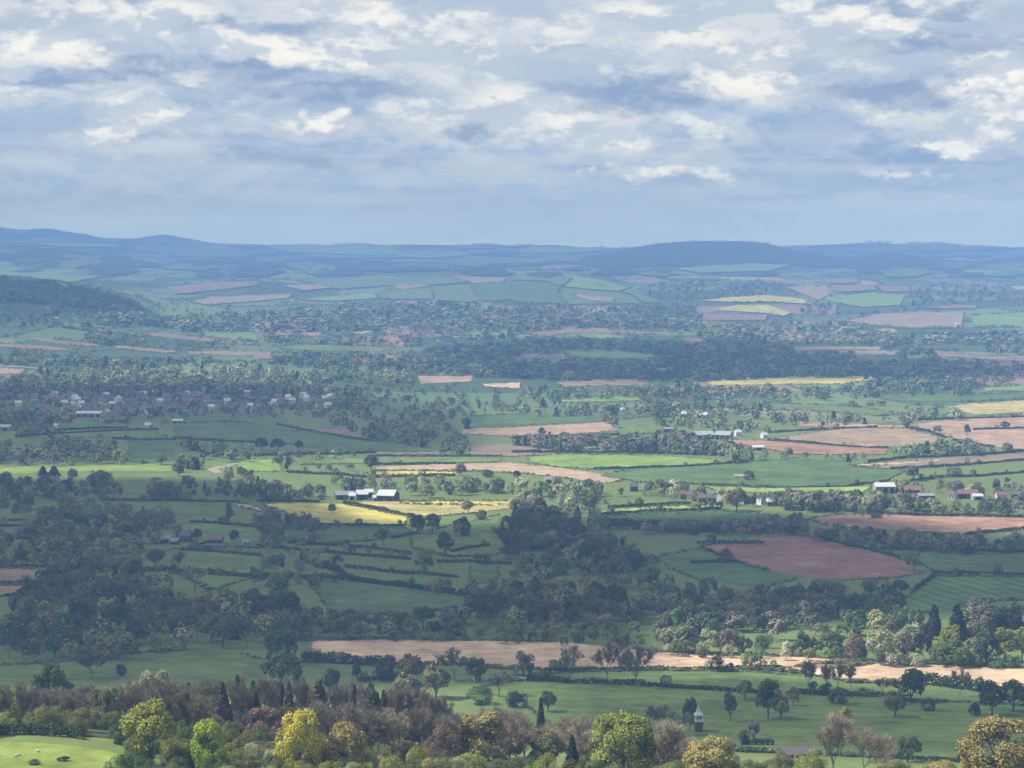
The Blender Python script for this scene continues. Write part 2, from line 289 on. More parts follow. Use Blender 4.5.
FIELDS = [
 ('meadow', [(-40,741.5),(0,742),(40,743.5),(75,746.5),(105,751),(130,758),(150,766),(150,778),(-40,778)]),
 ('pasture', [(-40,668),(60,662),(100,656),(180,650),(240,654),(292,666),(300,692),(140,700),(-40,700)]),
 ('tan', [(308,641),(380,639),(512,641),(560,642),(640,651),(700,654),(770,655),(840,659),(900,664),(1060,671),(1060,690),(960,686),(900,683),(850,682),(800,673),(740,669),(660,670),(600,669),(512,669),(470,665),(400,663),(340,663),(312,656)]),
 ('mauve', [(765,671),(820,664),(868,661.5),(874,664),(830,669),(800,673)]),  # darker brown strip laid across the stubble
 ('pasture', [(560,672),(640,671),(740,671),(800,676),(860,690),(900,700),(1040,706),(1040,757),(900,758),(760,752),(640,745),(560,735),(520,700),(470,690)]),
 ('maroon', [(702,546),(735,542),(770,537.5),(816,536.5),(866,549),(897,556),(923,573),(893,578),(836,580),(798,577),(768,569),(741,562),(722,554)]),
 ('crop', [(660,556),(700,548),(722,556),(741,564),(768,571),(798,579),(760,588),(700,580),(668,568)]),
 ('red', [(806,519),(830,515.5),(900,515),(1060,518),(1060,529),(960,534.5),(900,531),(830,526)]),
 ('strip', [(899,609),(911,593),(934,576),(1050,577),(1050,598),(976,602),(934,612),(900,613)]),
 ('crop', [(860,548),(960,552),(1050,556),(1050,574),(936,573),(925,566)]),
 ('mauve', [(-30,568.5),(49,568.5),(49,583),(-30,583)]),
 ('mauve', [(-30,586),(45,585),(45,590),(10,596),(-30,596)]),
 ('rape', [(260,504.5),(300,503),(345,504.5),(366,508.5),(408,517),(404,525.5),(330,525),(300,518),(288,513)]),
 ('rapetan', [(350,503),(400,501),(463,500.5),(516,502),(516,508),(470,513),(440,516),(412,516.5),(378,508.5)]),
 ('rape', [(400,502.2),(463,501),(514,501.5),(514,505.5),(463,505),(405,504.5)]),
 ('rape', [(366,472.3),(400,471),(456,471.5),(457,475),(370,475.2)]),
 ('sand', [(376,467),(456,464),(512,462.5),(540,465.5),(590,472),(623,480),(607,483.5),(572,479),(520,473),(470,471),(376,470.5)]),
 ('bright', [(527,457.5),(557,454),(652,455),(731,461),(702,465.5),(625,468.5),(594,469.5),(557,467),(532,463)]),
 ('crop', [(600,476),(625,470),(662,467.5),(735,464),(768,460),(840,460),(858,466),(906,471),(888,480),(843,486.5),(768,487.5),(700,484),(640,482)]),
 ('sand', [(733,474.6),(748,474.2),(750,477),(736,477)]),
 ('yelgreen', [(700,486),(768,488),(870,487),(862,492.5),(768,493),(722,491)]),
 ('pasture', [(596,496),(647,492),(688,501),(612,507.5)]),
 ('yelgreen', [(612,509),(722,504.5),(723,508.5),(612,515),(588,514)]),
 ('crop', [(600,517),(722,511),(770,515),(770,520),(600,523)]),
 ('pink', [(463,429),(512,427.5),(560,425),(607,422.5),(619,430),(587,434),(512,436.5),(462,434)]),
 ('crop', [(470,416),(512,414),(600,416),(655,416),(607,421),(512,426),(466,427)]),
 ('pasture', [(620,427),(667,424),(661,433),(545,438),(600,434)]),
 ('pink', [(792,421.5),(870,424.5),(905,426),(940,421),(972,417.5),(1060,412),(1060,450),(1010,449),(985,446),(960,441),(943,435),(928,431),(903,427.5),(835,427.5),(795,426)]),
 ('olive', [(775,439),(800,434.5),(835,429.5),(870,427.8),(903,428),(925,433),(943,439.5),(928,445),(875,447.5),(803,443)]),
 ('red', [(720,439),(768,441),(803,443.5),(855,447.5),(889,449.5),(885,454.5),(793,454.5),(768,449),(735,444)]),
 ('rapetan', [(963,404),(1050,398.5),(1050,411),(975,415),(948,407.5)]),
 ('rape', [(704,381.5),(740,378),(768,376.5),(840,376.5),(908,377.5),(870,380.5),(843,384),(768,384.5),(712,385.5)]),
 ('mauve', [(848,465.5),(893,461),(968,457),(1050,451),(1050,459),(968,463),(908,469.5),(873,468)]),
 ('sand', [(846,465.5),(893,462),(940,459.5),(940,460.8),(893,465),(860,467)]),
 ('meadow', [(-30,467.5),(40,466),(130,465),(172,464),(172,472),(60,472),(-30,477)]),
 ('crop', [(128,441),(172,440),(176,460),(150,463),(130,462)]),
 ('sand', [(233,503.5),(247,504.5),(262,509),(262,512),(240,507)]),
 ('bright', [(236,460),(281,459),(280,471.5),(238,471.5)]),
 ('pasture', [(290,458),(376,457.5),(376,463),(300,465)]),
 ('pasture', [(378,457),(500,457),(500,462),(380,464)]),
 ('mauve', [(325,427),(363,429),(363,438),(335,436),(312,432)]),
 ('mauve', [(366,452),(450,452),(450,456),(366,456)]),
 ('mauve', [(470,445),(512,445),(560,450),(600,453),(512,456.5),(470,456.5)]),
 ('crop', [(172,424),(215,421.5),(256,423),(256,424),(290,430),(360,438),(430,447),(430,452),(330,450),(270,441),(200,440),(176,436)]),
 ('crop', [(62,424),(95,421),(128,422),(128,428),(60,430)]),
 ('pasture', [(20,435),(80,431),(158,430),(158,437),(60,438),(20,438)]),
 ('crop', [(470,568),(498,560),(498,580),(470,585)]),
 ('pasture', [(120,478),(130,500),(205,500),(230,502),(236,522),(262,528),(262,548),(200,546),(185,533),(170,506)]),
 ('pasture', [(100,556),(200,547),(262,553),(262,575),(210,590),(150,560)]),
 ('crop', [(285,527),(405,527),(412,533),(380,540),(296,545)]),
 ('pasture', [(410,535),(500,515),(498,555),(450,557),(412,548)]),
 ('crop', [(310,583),(360,581),(420,588),(470,596),(470,606),(400,615),(330,612)]),
 ('lane', [(207,470),(214,467),(226,465),(245,461),(246,462),(228,467),(218,469.5),(222,473),(216,474)]),
 ('bright', [(-40,264),(20,263),(60,268),(108,277),(70,283),(20,277),(-40,274)]),
 ('bright', [(30,244.2),(70,244.4),(112,244.6),(120,248),(60,247.6)]),
 ('pasture', [(128,246),(180,248),(240,252),(250,258),(190,258),(140,252)]),
 ('bright', [(262,247),(330,247.4),(400,247.2),(450,250),(470,256),(430,259),(340,255),(290,253)]),
 ('pasture', [(440,263),(470,260),(515,258.5),(545,259),(520,266),(470,268)]),
 ('bright', [(530,247.5),(600,249.5),(616,250),(570,254),(510,254)]),
 ('bright', [(676,270),(730,264),(790,266),(770,272),(700,274)]),
 ('pasture', [(810,249),(880,247),(960,247.2),(1020,249),(960,252),(860,253)]),
 ('bright', [(960,272),(1010,266),(1060,266),(1060,274),(980,277)]),
 ('woodshade', [(592,257),(625,250.5),(655,245),(690,242.4),(740,242.4),(770,245.4),(795,251.4),(840,259.5),(870,262),(820,268),(760,263),(720,268),(660,266),(610,270),(560,262)]),  # dark wood colour stands in for cloud shadow over the big hill
 ('woodshade', [(285,260.4),(340,259.4),(390,262.4),(440,268.4),(452,271),(390,273),(320,270),(280,266)]),
 ('woodshade', [(-60,247.8),(0,247.9),(50,249.4),(100,254.4),(140,261.4),(180,268.3),(120,268),(60,259),(-60,256)]),
 ('woodshade', [(850,258.5),(870,256.4),(895,254.4),(930,260.4),(965,263.4),(1024,258.4),(1060,257),(1060,266),(1000,271),(930,270),(850,268)]),
 ('lane', [(588,513),(640,511.5),(640,512.4),(588,514.4)]),
 # beyond the sides of the picture
 ('tan', [(1070,690),(1180,684),(1330,690),(1300,712),(1120,712)]), ('crop', [(1070,600),(1200,596),(1400,600),(1380,640),(1100,640)]), ('red', [(1066,520),(1200,516),(1380,520),(1360,545),(1100,540)]), ('bright', [(1070,560),(1200,556),(1300,566),(1240,584),(1090,580)]), ('pasture', [(1066,455),(1300,450),(1400,470),(1200,490),(1080,484)]), ('pink', [(1070,400),(1250,396),(1400,404),(1300,420),(1090,418)]), ('rape', [(1075,430),(1200,427),(1260,434),(1150,441)]),
 ('mauve', [(-60,600),(-200,596),(-340,604),(-300,624),(-80,620)]), ('crop', [(-50,640),(-260,632),(-360,650),(-200,662),(-60,658)]), ('tan', [(-60,540),(-200,536),(-330,545),(-240,560),(-80,556)]), ('bright', [(-50,500),(-180,496),(-330,502),(-280,520),(-70,516)]), ('pink', [(-60,420),(-240,416),(-380,424),(-220,436),(-70,434)]), ('crop', [(-50,450),(-300,446),(-380,470),(-120,474)]),
 # towards the hills
 ('mauve', [(62,327),(118,329),(125,333),(100,331.5)]),
 ('pink', [(130,330),(165,333),(212,338.3),(258,342.5),(256,345),(212,341.8),(150,336)]),
 ('mauve', [(15,336.5),(60,340),(100,344),(104,346.5),(70,345.5)]),
 ('pink', [(112,345),(175,350.3),(178,353.5),(162,353),(118,349)]),
 ('pink', [(186,351),(262,350.5),(262,356),(222,355.5),(190,354.5)]),
 ('mauve', [(0,343),(50,346),(80,350),(50,350.5),(0,347.5)]),
 ('pink', [(-30,366.5),(25,369),(20,374),(-30,374)]),
 ('lane', [(-20,364.2),(30,367),(62,371),(62,371.8),(28,368.2),(-20,365.6)]),
 ('pink', [(167,288),(212,283.5),(256,282),(258,286),(212,291.5),(175,295)]),
 ('tan', [(190,302.5),(212,297.5),(256,296),(293,295),(288,299),(256,302),(207,305.5)]),
 ('tan', [(283,286.5),(326,285),(331,289),(303,291.5)]),
 ('bright', [(293,300),(345,296),(372,293),(378,299),(330,302)]),
 ('pasture', [(376,292.5),(400,291.5),(430,288),(434,300),(396,300),(382,299)]),
 ('pasture', [(433,288),(470,285.5),(478,302),(464,303),(437,300.5)]),
 ('crop', [(473,285),(512,282),(512,301),(481,302)]),
 ('pasture', [(296,281),(330,280),(446,279),(468,283),(432,286),(390,286),(340,290)]),
 ('tan', [(391,286.5),(431,284),(428,287),(401,291)]),
 ('tan', [(466,280.5),(506,279),(503,282.5),(473,284.5)]),
 ('pink', [(275,332),(293,334),(292,336),(275,335)]),
 ('tan', [(300,332),(322,332),(321,336.5),(302,336.5)]),
 ('rapetan', [(336,330),(376,330),(361,335)]),
 ('pasture', [(270,346),(330,344),(396,348),(380,352),(290,350)]),
 ('pink', [(252,352),(271,351),(271,359),(252,360)]),
 ('pink', [(418,376),(473,376),(471,382),(421,384)]),
 ('tan', [(483,384),(520,382.5),(520,389),(484,386.5)]),
 ('crop', [(512,282),(545,283),(560,288),(556,294),(566,304.5),(512,302.5)]),
 ('pasture', [(512,277.5),(542,276),(572,278.2),(562,287),(546,282),(512,281)]),
 ('bright', [(575,278.5),(600,281),(628,289),(618,292),(590,290),(565,287.5)]),
 ('pasture', [(560,294),(568,290),(616,293.5),(632,297),(640,304),(570,304.8)]),
 ('pasture', [(622,292.5),(637,292),(660,303),(644,303.5),(634,296)]),
 ('tan', [(570,294.5),(617,298),(612,302.5),(587,301.5)]),
 ('pink', [(522,333.5),(562,327.5),(602,327),(612,330),(662,332),(664,335),(612,333.5),(575,333),(545,337)]),
 ('bright', [(560,338),(610,335),(640,337),(600,340)]),
 ('red', [(681,338.5),(702,339),(702,343.5),(685,343)]),
 ('bright', [(562,350.5),(612,349),(662,356),(637,359.5),(577,357.5)]),
 ('mauve', [(508,355),(562,352),(567,357.5),(514,359.5)]),
 ('mauve', [(555,382),(612,379),(650,380),(647,385),(562,387)]),
 ('rape', [(700,301.5),(737,297),(768,296),(805,300),(812,305),(780,303),(724,302.5)]),
 ('rape', [(712,310.5),(737,306),(768,306),(793,314),(783,316.5),(768,314)]),
 ('mauve', [(702,313.5),(768,314.5),(765,321),(702,321)]),
 ('pink', [(824,280.5),(860,279.5),(858,284),(826,284.5)]),
 ('pink', [(830,286.5),(873,285.5),(876,291),(836,293)]),
 ('tan', [(786,288),(826,286.5),(831,295),(818,301),(805,296)]),
 ('pink', [(878,286.5),(908,287.5),(911,292.5),(883,292.5)]),
 ('bright', [(825,298),(873,293.5),(906,295),(900,306),(863,308),(832,303)]),
 ('pink', [(916,308.5),(953,305.5),(976,306),(976,309.5)]),
 ('tan', [(843,321.5),(880,314),(918,312),(964,314),(961,328),(915,328.5),(873,325.5)]),
 ('bright', [(970,316),(1040,312),(1040,328),(975,327)]),
 ('rapetan', [(863,329),(895,329),(901,334),(883,332.5)]),
 ('tan', [(793,347),(880,347),(880,350),(795,351)]),
 ('pink', [(923,349),(983,356),(1050,356),(1050,362),(988,360.5),(938,356.5)]),
 ('pasture', [(850,355),(906,356),(900,361),(856,361)]),
 ('rapetan', [(1010,287.5),(1050,286),(1050,291.5),(1015,290.5)]),
 ('bright', [(985,387),(1050,384.5),(1050,392),(983,391)]),
 ('crop', [(870,393),(1050,394),(1050,398),(960,402),(890,401)]),
 ('pasture', [(768,403),(850,406),(905,414),(880,416),(800,410),(768,410)]),
 ('bright', [(560,398),(640,396),(640,401),(560,403)]),
 ('pasture', [(170,391.5),(200,391),(208,394),(176,395)]),
]
CLEAR = np.zeros((768, 1024), bool)
_gy, _gx = np.mgrid[0:768, 0:1024]
def raster(poly):
    p = np.array(poly, float)
    y0, y1 = max(int(p[:, 1].min()) - 1, 0), min(int(p[:, 1].max()) + 2, 768)
    x0, x1 = max(int(p[:, 0].min()) - 1, 0), min(int(p[:, 0].max()) + 2, 1024)
    gx, gy = _gx[y0:y1, x0:x1] + .5, _gy[y0:y1, x0:x1] + .5
    ins = np.zeros(gx.shape, bool)
    for (ax, ay), (bx, by) in zip(p, np.roll(p, -1, 0)):
        if ay == by: continue
        c = ((ay > gy) != (by > gy)) & (gx < (bx - ax) * (gy - ay) / (by - ay) + ax)
        ins ^= c
    return y0, y1, x0, x1, ins

def inside(poly, px, py):
    p = np.array(poly, float); ins = np.zeros(np.shape(px), bool)
    for (ax, ay), (bx, by) in zip(p, np.roll(p, -1, 0)):
        if ay == by: continue
        ins ^= ((ay > py) != (by > py)) & (px < (bx - ax) * (py - ay) / (by - ay) + ax)
    return ins

def drape(name, poly, mat, lift, world=None):
    p = np.array(poly, float); pts = []
    for a, b in zip(p, np.roll(p, -1, 0)):
        n = max(1, int(np.hypot(*(b - a)) / 5))
        wob = np.sin(np.arange(n) * 2.1 + a[0]) * (.25 if a[1] < 600 else .5)
        for k in range(n):
            q = a + (b - a) * k / n
            pts.append((q[0], q[1] + (wob[k] if k else 0) * .6))
    g = ground(*np.array(pts).T) if world is None else np.array([at(a, d) for a, d in world])
    b2 = [Vector((float(a), float(b))) for a, b in g[:, :2]]
    n0 = len(b2); D = float(np.median(g[:, 1])); s = max(8.0, D * .018)
    x0, y0 = g[:, 0].min(), g[:, 1].min(); x1, y1 = g[:, 0].max(), g[:, 1].max()
    s = max(s, math.sqrt((x1 - x0) * (y1 - y0) / 2500))
    gx, gy = np.meshgrid(np.arange(x0 + s * .5, x1, s), np.arange(y0 + s * .5, y1, s))
    ins = inside(g[:, :2], gx, gy)
    inner = [Vector((float(a), float(b))) for a, b in zip(gx[ins], gy[ins])]
    v, e, f, *_ = geometry.delaunay_2d_cdt(b2 + inner, [(i, (i + 1) % n0) for i in range(n0)], [], 1, 1e-4)
    v = np.array([(q.x, q.y) for q in v])
    z = H(v[:, 0], v[:, 1]) + lift + v[:, 1] * 1.2e-4 + np.clip(v[:, 1] - 4500, 0, 4000) * 1.2e-3
    me = bpy.data.meshes.new(name)
    me.from_pydata([(a, b, c) for (a, b), c in zip(v, z)], [], [tuple(t) for t in f])
    me.polygons.foreach_set('use_smooth', np.ones(len(me.polygons), bool))
    if me.polygons and me.polygons[0].normal.z < 0: me.flip_normals()
    me.materials.append(mat)
    return link(name, me, kind='structure')

FLOOR = field_mat('woodland_floor', (.055, .05, .032), (.05, .065, .028), .4, 9, .0, .8)
for w_ in ([(a, 600) for a in range(-60, 150, 14)] + [(150, 595), (165, 540), (190, 500)] + [(a, 500) for a in range(230, 700, 25)] + [(700, 520), (725, 590), (720, 640), (690, 690), (640, 745)] + [(a, 770) for a in range(620, 480, -20)] + [(a, 808) for a in range(470, -60, -20)],):
    drape('woodland_floor', [(0, 0), (1, 0), (1, 1)], FLOOR, .12, w_)
RH = np.random.default_rng(21)
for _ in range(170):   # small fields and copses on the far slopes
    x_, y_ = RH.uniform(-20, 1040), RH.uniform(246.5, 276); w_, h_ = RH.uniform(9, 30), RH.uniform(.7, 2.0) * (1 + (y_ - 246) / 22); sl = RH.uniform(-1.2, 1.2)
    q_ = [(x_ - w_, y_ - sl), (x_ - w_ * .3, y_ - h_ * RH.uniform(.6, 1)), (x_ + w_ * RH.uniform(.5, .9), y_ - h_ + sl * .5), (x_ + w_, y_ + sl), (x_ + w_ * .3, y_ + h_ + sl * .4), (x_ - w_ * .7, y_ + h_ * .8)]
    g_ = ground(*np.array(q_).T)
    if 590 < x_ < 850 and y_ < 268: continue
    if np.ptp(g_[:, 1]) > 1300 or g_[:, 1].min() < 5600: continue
    k_ = ('woodshade', 'woodshade', 'woodshade', 'pasture', 'crop', 'pasture', 'crop', 'woodshade')[int(RH.integers(8))]
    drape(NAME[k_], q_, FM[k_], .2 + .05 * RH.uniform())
for i, (k, poly) in enumerate(FIELDS):
    if np.mean([p_[1] for p_ in poly]) < 365: k = {'pink': 'mauve', 'tan': 'olive'}.get(k, k)
    drape(NAME[k], poly, FM[k], .08 + .004 * (i % 25))
    y0, y1, x0, x1, ins = raster(poly)
    CLEAR[y0:y1, x0:x1] |= ins
# ------------------------------------------------------------------ tree prototypes, one metre high, scaled as they are set out
def leafq(c, nrm, size, rng, aspect=1.0, jit=.45):
    """leaf-clump faces: centres c, facing nrm (jittered), edge length size"""
    n = len(c)
    nrm = nrm + rng.normal(0, jit, (n, 3)); nrm /= np.linalg.norm(nrm, axis=1)[:, None] + 1e-9
    t = np.cross(nrm, rng.normal(0, 1, (n, 3))); t /= np.linalg.norm(t, axis=1)[:, None] + 1e-9
    b = np.cross(nrm, t)
    s = (size * rng.uniform(.6, 1.35, n))[:, None] * .5
    t = t * s * aspect; b = b * s
    k = rng.uniform(.45, 1.0, (4, n, 1))
    return np.stack([c - t * k[0] - b * .9, c + t - b * k[1] * .8, c + t * k[2] + b, c - t * .8 + b * k[3]], 1)

def crown(rng, n, size, kind='round', up=.12):
    """leafy crown: lobes on an uneven dome, leaves thick on the outside of each lobe"""
    if kind == 'round': zc, rx, rz, nl, lr = .54, .37, .41, 34, (.10, .18)
    elif kind == 'dome': zc, rx, rz, nl, lr = .46, .46, .45, 52, (.10, .165)
    elif kind == 'tall': zc, rx, rz, nl, lr = .56, .22, .38, 20, (.10, .16)
    elif kind == 'loose': zc, rx, rz, nl, lr = .57, .34, .37, 19, (.09, .17)
    elif kind == 'bush': zc, rx, rz, nl, lr = .42, .52, .36, 24, (.14, .26)
    d = rng.normal(0, 1, (nl, 3)); d /= np.linalg.norm(d, axis=1)[:, None]
    if kind != 'bush': lim_ = -.72 if kind == 'dome' else -.5; d[:, 2] = np.where(d[:, 2] < lim_, -d[:, 2], d[:, 2])
    lc = d * np.array([rx, rx, rz]) * (rng.uniform(.72, 1.0, (nl, 1)) if kind == 'dome' else rng.uniform(.58, 1.05, (nl, 1))) + np.array([0, 0, zc])
    lrad = rng.uniform(*lr, nl)
    w = lrad ** 2; w /= w.sum()
    li = rng.choice(nl, n, p=w)
    dd = rng.normal(0, 1, (n, 3)); dd /= np.linalg.norm(dd, axis=1)[:, None]
    out = lc[li] - np.array([0, 0, zc - .12]); out /= np.linalg.norm(out, axis=1)[:, None] + 1e-9
    flip = (dd * out).sum(1) < -.35
    dd[flip] *= -1
    rr = lrad[li] * rng.uniform(.72, 1.08, n)
    c = lc[li] + dd * rr[:, None]
    c[:, 2] = np.clip(c[:, 2], .03 if kind == 'bush' else .1, None)
    c[:, 2] *= .97 / np.percentile(c[:, 2], 99.7)
    return leafq(c, dd * .7 + out * .4 + np.array([0, 0, up]), size, rng, 1.0, .45 if up < .15 else .22), lc

def tube(p0, p1, r0, r1, k=4):
    p0, p1 = np.array(p0, float), np.array(p1, float)
    d = p1 - p0; d /= np.linalg.norm(d) + 1e-9
    a = np.cross(d, [.31, .77, .1]); a /= np.linalg.norm(a); b = np.cross(d, a)
    an = np.arange(k) * 2 * math.pi / k
    ring = np.cos(an)[:, None] * a + np.sin(an)[:, None] * b
    A, B = p0 + ring * r0, p1 + ring * r1
    return np.stack([A, np.roll(A, -1, 0), np.roll(B, -1, 0), B], 1)

def trunk_quads(rng, lc, top=.62, r=.022):
    q = []; p = np.array([0, 0, -.03]); pts = [p]
    for k in range(4):
        p = p + np.array([rng.normal(0, .012), rng.normal(0, .012), (top + .03) / 4]); pts.append(p)
    for k in range(4): q.append(tube(pts[k], pts[k + 1], r * (1.25 - .25 * k), r * (1.25 - .25 * (k + 1)), 6))
    for c in lc[:10]:
        s = pts[1 + rng.integers(0, 3)]
        m = (s + c) / 2 + rng.normal(0, .02, 3) + np.array([0, 0, -.02])
        q.append(tube(s, m, r * .5, r * .33)); q.append(tube(m, c, r * .33, r * .12))
    return np.concatenate(q)

def bare_quads(rng, depth, ntw, tw, spread=.42, wide=1.0):
    """a leafless tree: forking boughs (first array) and a haze of fine twigs (second)"""
    q = []; ends = []
    def grow(p, d, ln, r, lev):
        m = p + d * ln
        q.append(tube(p, m, r, r * .68, 5 if lev < 2 else 3))
        if lev >= depth: ends.append((m, d, ln)); return
        if lev > 1: ends.append((p + d * ln * .6, d, ln))
        for _ in range(3 if lev < 3 else 2):
            nd = d + rng.normal(0, spread, 3) * np.array([wide, wide, .55]) + np.array([0, 0, .10]); nd /= np.linalg.norm(nd)
            grow(m, nd, ln * rng.uniform(.66, .88), r * .6, lev + 1)
    grow(np.array([0, 0, -.03]), np.array([0, 0, 1.]), .25, .020, 0)
    Q = np.concatenate(q); mz = np.percentile(Q[..., 2], 99.5); k = .93 / mz
    Q = Q * k
    E = np.array([e[0] for e in ends]) * k; Dr = np.array([e[1] for e in ends]); ln = np.array([e[2] for e in ends])
    i = rng.integers(0, len(E), ntw)
    d = Dr[i] + rng.normal(0, .55, (ntw, 3)) + np.array([0, 0, .25]); d /= np.linalg.norm(d, axis=1)[:, None]
    s = E[i] + rng.normal(0, .018, (ntw, 3)); l = (ln[i] * rng.uniform(.5, 1.2, ntw) + .03)[:, None]
    t = np.cross(d, rng.normal(0, 1, (ntw, 3))); t /= np.linalg.norm(t, axis=1)[:, None]
    e = s + d * l
    tq = np.stack([s - t * tw, s + t * tw, e + t * tw * .4, e - t * tw * .4], 1)
    return Q, tq

def conifer_quads(rng, n, size, rad=.2):
    z = 1 - rng.uniform(0, 1, n) ** .62 * .93
    lay = np.floor(z * 11) / 11
    r = (1 - z) ** .8 * rad * (1.0 + .35 * (1 - (z - lay) * 11)) * rng.uniform(.45, 1.05, n) + .008
    a = rng.uniform(0, 2 * math.pi, n) ; a += .35 * np.sin(a * 5 + lay * 40)
    c = np.stack([np.cos(a) * r, np.sin(a) * r, z - r * .35], 1)
    nn = np.stack([np.cos(a), np.sin(a), np.full(n, .65)], 1)
    return leafq(c, nn, size, rng, 1.5)

BARK = plain('bark', (.075, .06, .048), .95, .3, 9)
BARKP = plain('pale_bark', (.16, .14, .115), .95, .3, 9)
LC = {  # foliage and twig colours
 'dark': (.058, .082, .034), 'green': (.075, .11, .034), 'mid': (.095, .13, .04), 'spring': (.22, .24, .05), 'lime': (.28, .36, .035),
 'yellow': (.28, .30, .05), 'gold': (.38, .325, .05), 'ochre': (.27, .22, .075), 'olive': (.16, .155, .055), 'grey': (.20, .215, .12), 'pale': (.30, .31, .17), 'blossom': (.55, .53, .42),
 'conifer': (.024, .038, .022), 'brownfir': (.085, .075, .045), 'copper': (.062, .042, .038), 'pinkbrown': (.21, .155, .105),
 'twig': (.175, .148, .096), 'purple': (.142, .122, .086), 'tantwig': (.30, .25, .165), 'greytwig': (.21, .19, .145), 'darktwig': (.115, .104, .068)}
LMAT = {k: leaf_mat('leaves_' + k, c, .32 if k not in ('conifer',) else .25, .0 if k in ('twig', 'purple', 'tantwig', 'greytwig', 'darktwig') else .2) for k, c in LC.items()}
_pro = {}
def proto(kind, col, var, lod):
    """(crown mesh, trunk mesh) for a kind of tree; lod 0 stands near, 1 in the middle distance"""
    key = (kind, col, var, lod)
    if key in _pro: return _pro[key]
    base = (kind, None, var, lod)
    if base not in _pro:
        rng = np.random.default_rng([1, var, lod, sum(map(ord, kind))])
        if kind == 'bare' or kind == 'barewide':
            sp, wd = (.40, 1.0) if kind == 'bare' else (.52, 1.25)
            Q, tq = bare_quads(rng, 5 if lod == 0 else 4, 4000 if lod == 0 else 1300, .0028 if lod == 0 else .0062, sp, wd)
            _pro[base] = (tq, Q)
        elif kind == 'fir' or kind == 'spire':
            q = conifer_quads(rng, 2600 if lod == 0 else 700, .05 if lod == 0 else .085, .21 if kind == 'fir' else .16)
            _pro[base] = (q, tube((0, 0, -.03), (0, 0, .9), .018, .004, 6))
        else:
            q, lc = crown(rng, (9500 if kind == 'dome' else 7200) if lod == 0 else 2200, .028 if lod == 0 else .050, kind)
            _pro[base] = (q, trunk_quads(rng, lc, .5 if kind != 'bush' else .25, .024 if kind != 'bush' else .02))
    q, t = _pro[base]
    cm = quads_mesh('crown', q, LMAT[col])
    tk = ('trunk', kind, var, lod, col in ('tantwig', 'pale'))
    if tk not in _pro: _pro[tk] = quads_mesh('trunk', t, BARKP if tk[-1] or kind.startswith('bare') else BARK)
    _pro[key] = (cm, _pro[tk])
    return _pro[key]

BASEW = {'round': 1.0, 'dome': 1.22, 'tall': .66, 'loose': .92, 'bush': 1.4, 'bare': .78, 'barewide': .95, 'fir': .42, 'spire': .34}
TNAME = {'round': 'broadleaf_tree', 'dome': 'broadleaf_tree', 'tall': 'broadleaf_tree', 'loose': 'broadleaf_tree', 'bush': 'bush', 'bare': 'bare_tree', 'barewide': 'bare_tree', 'fir': 'conifer_tree', 'spire': 'conifer_tree'}
COUNT = {}
def tree(pos, h, w, kind, col, label, group=None, lod=1, var=None):
    var = int(R.integers(0, 3)) if var is None else var
    cm, tm = proto(kind, col, var, lod)
    nm_ = TNAME[kind]; COUNT[nm_] = COUNT.get(nm_, 0) + 1
    o = link(nm_, None, loc=pos)
    tag(o, label, 'bush' if kind == 'bush' else 'tree', group)
    s = w / (BASEW[kind] * h) if w else 1.0
    o.scale = (h * s, h * s, h); o.rotation_euler = (0, 0, float(R.uniform(0, 6.28)))
    link('trunk', tm, o); link('crown', cm, o)
    return o

def ptree(px, ytop, ybase, wpx, kind, col, label, group=None, D=None, lod=None, var=None):
    """a tree whose foot is seen at (px, ybase); or, with its foot hidden, one that stands D metres out"""
    g = at(px, D) if D else ground(px, ybase)[0]
    d = g[1]; u, v, fw = proj(*g)
    h = max(2.0, (v - ytop) / F * fw)
    return tree(g, h, wpx / F * fw if wpx else None, kind, col, label, group, (0 if d < 880 else 1) if lod is None else lod, var)
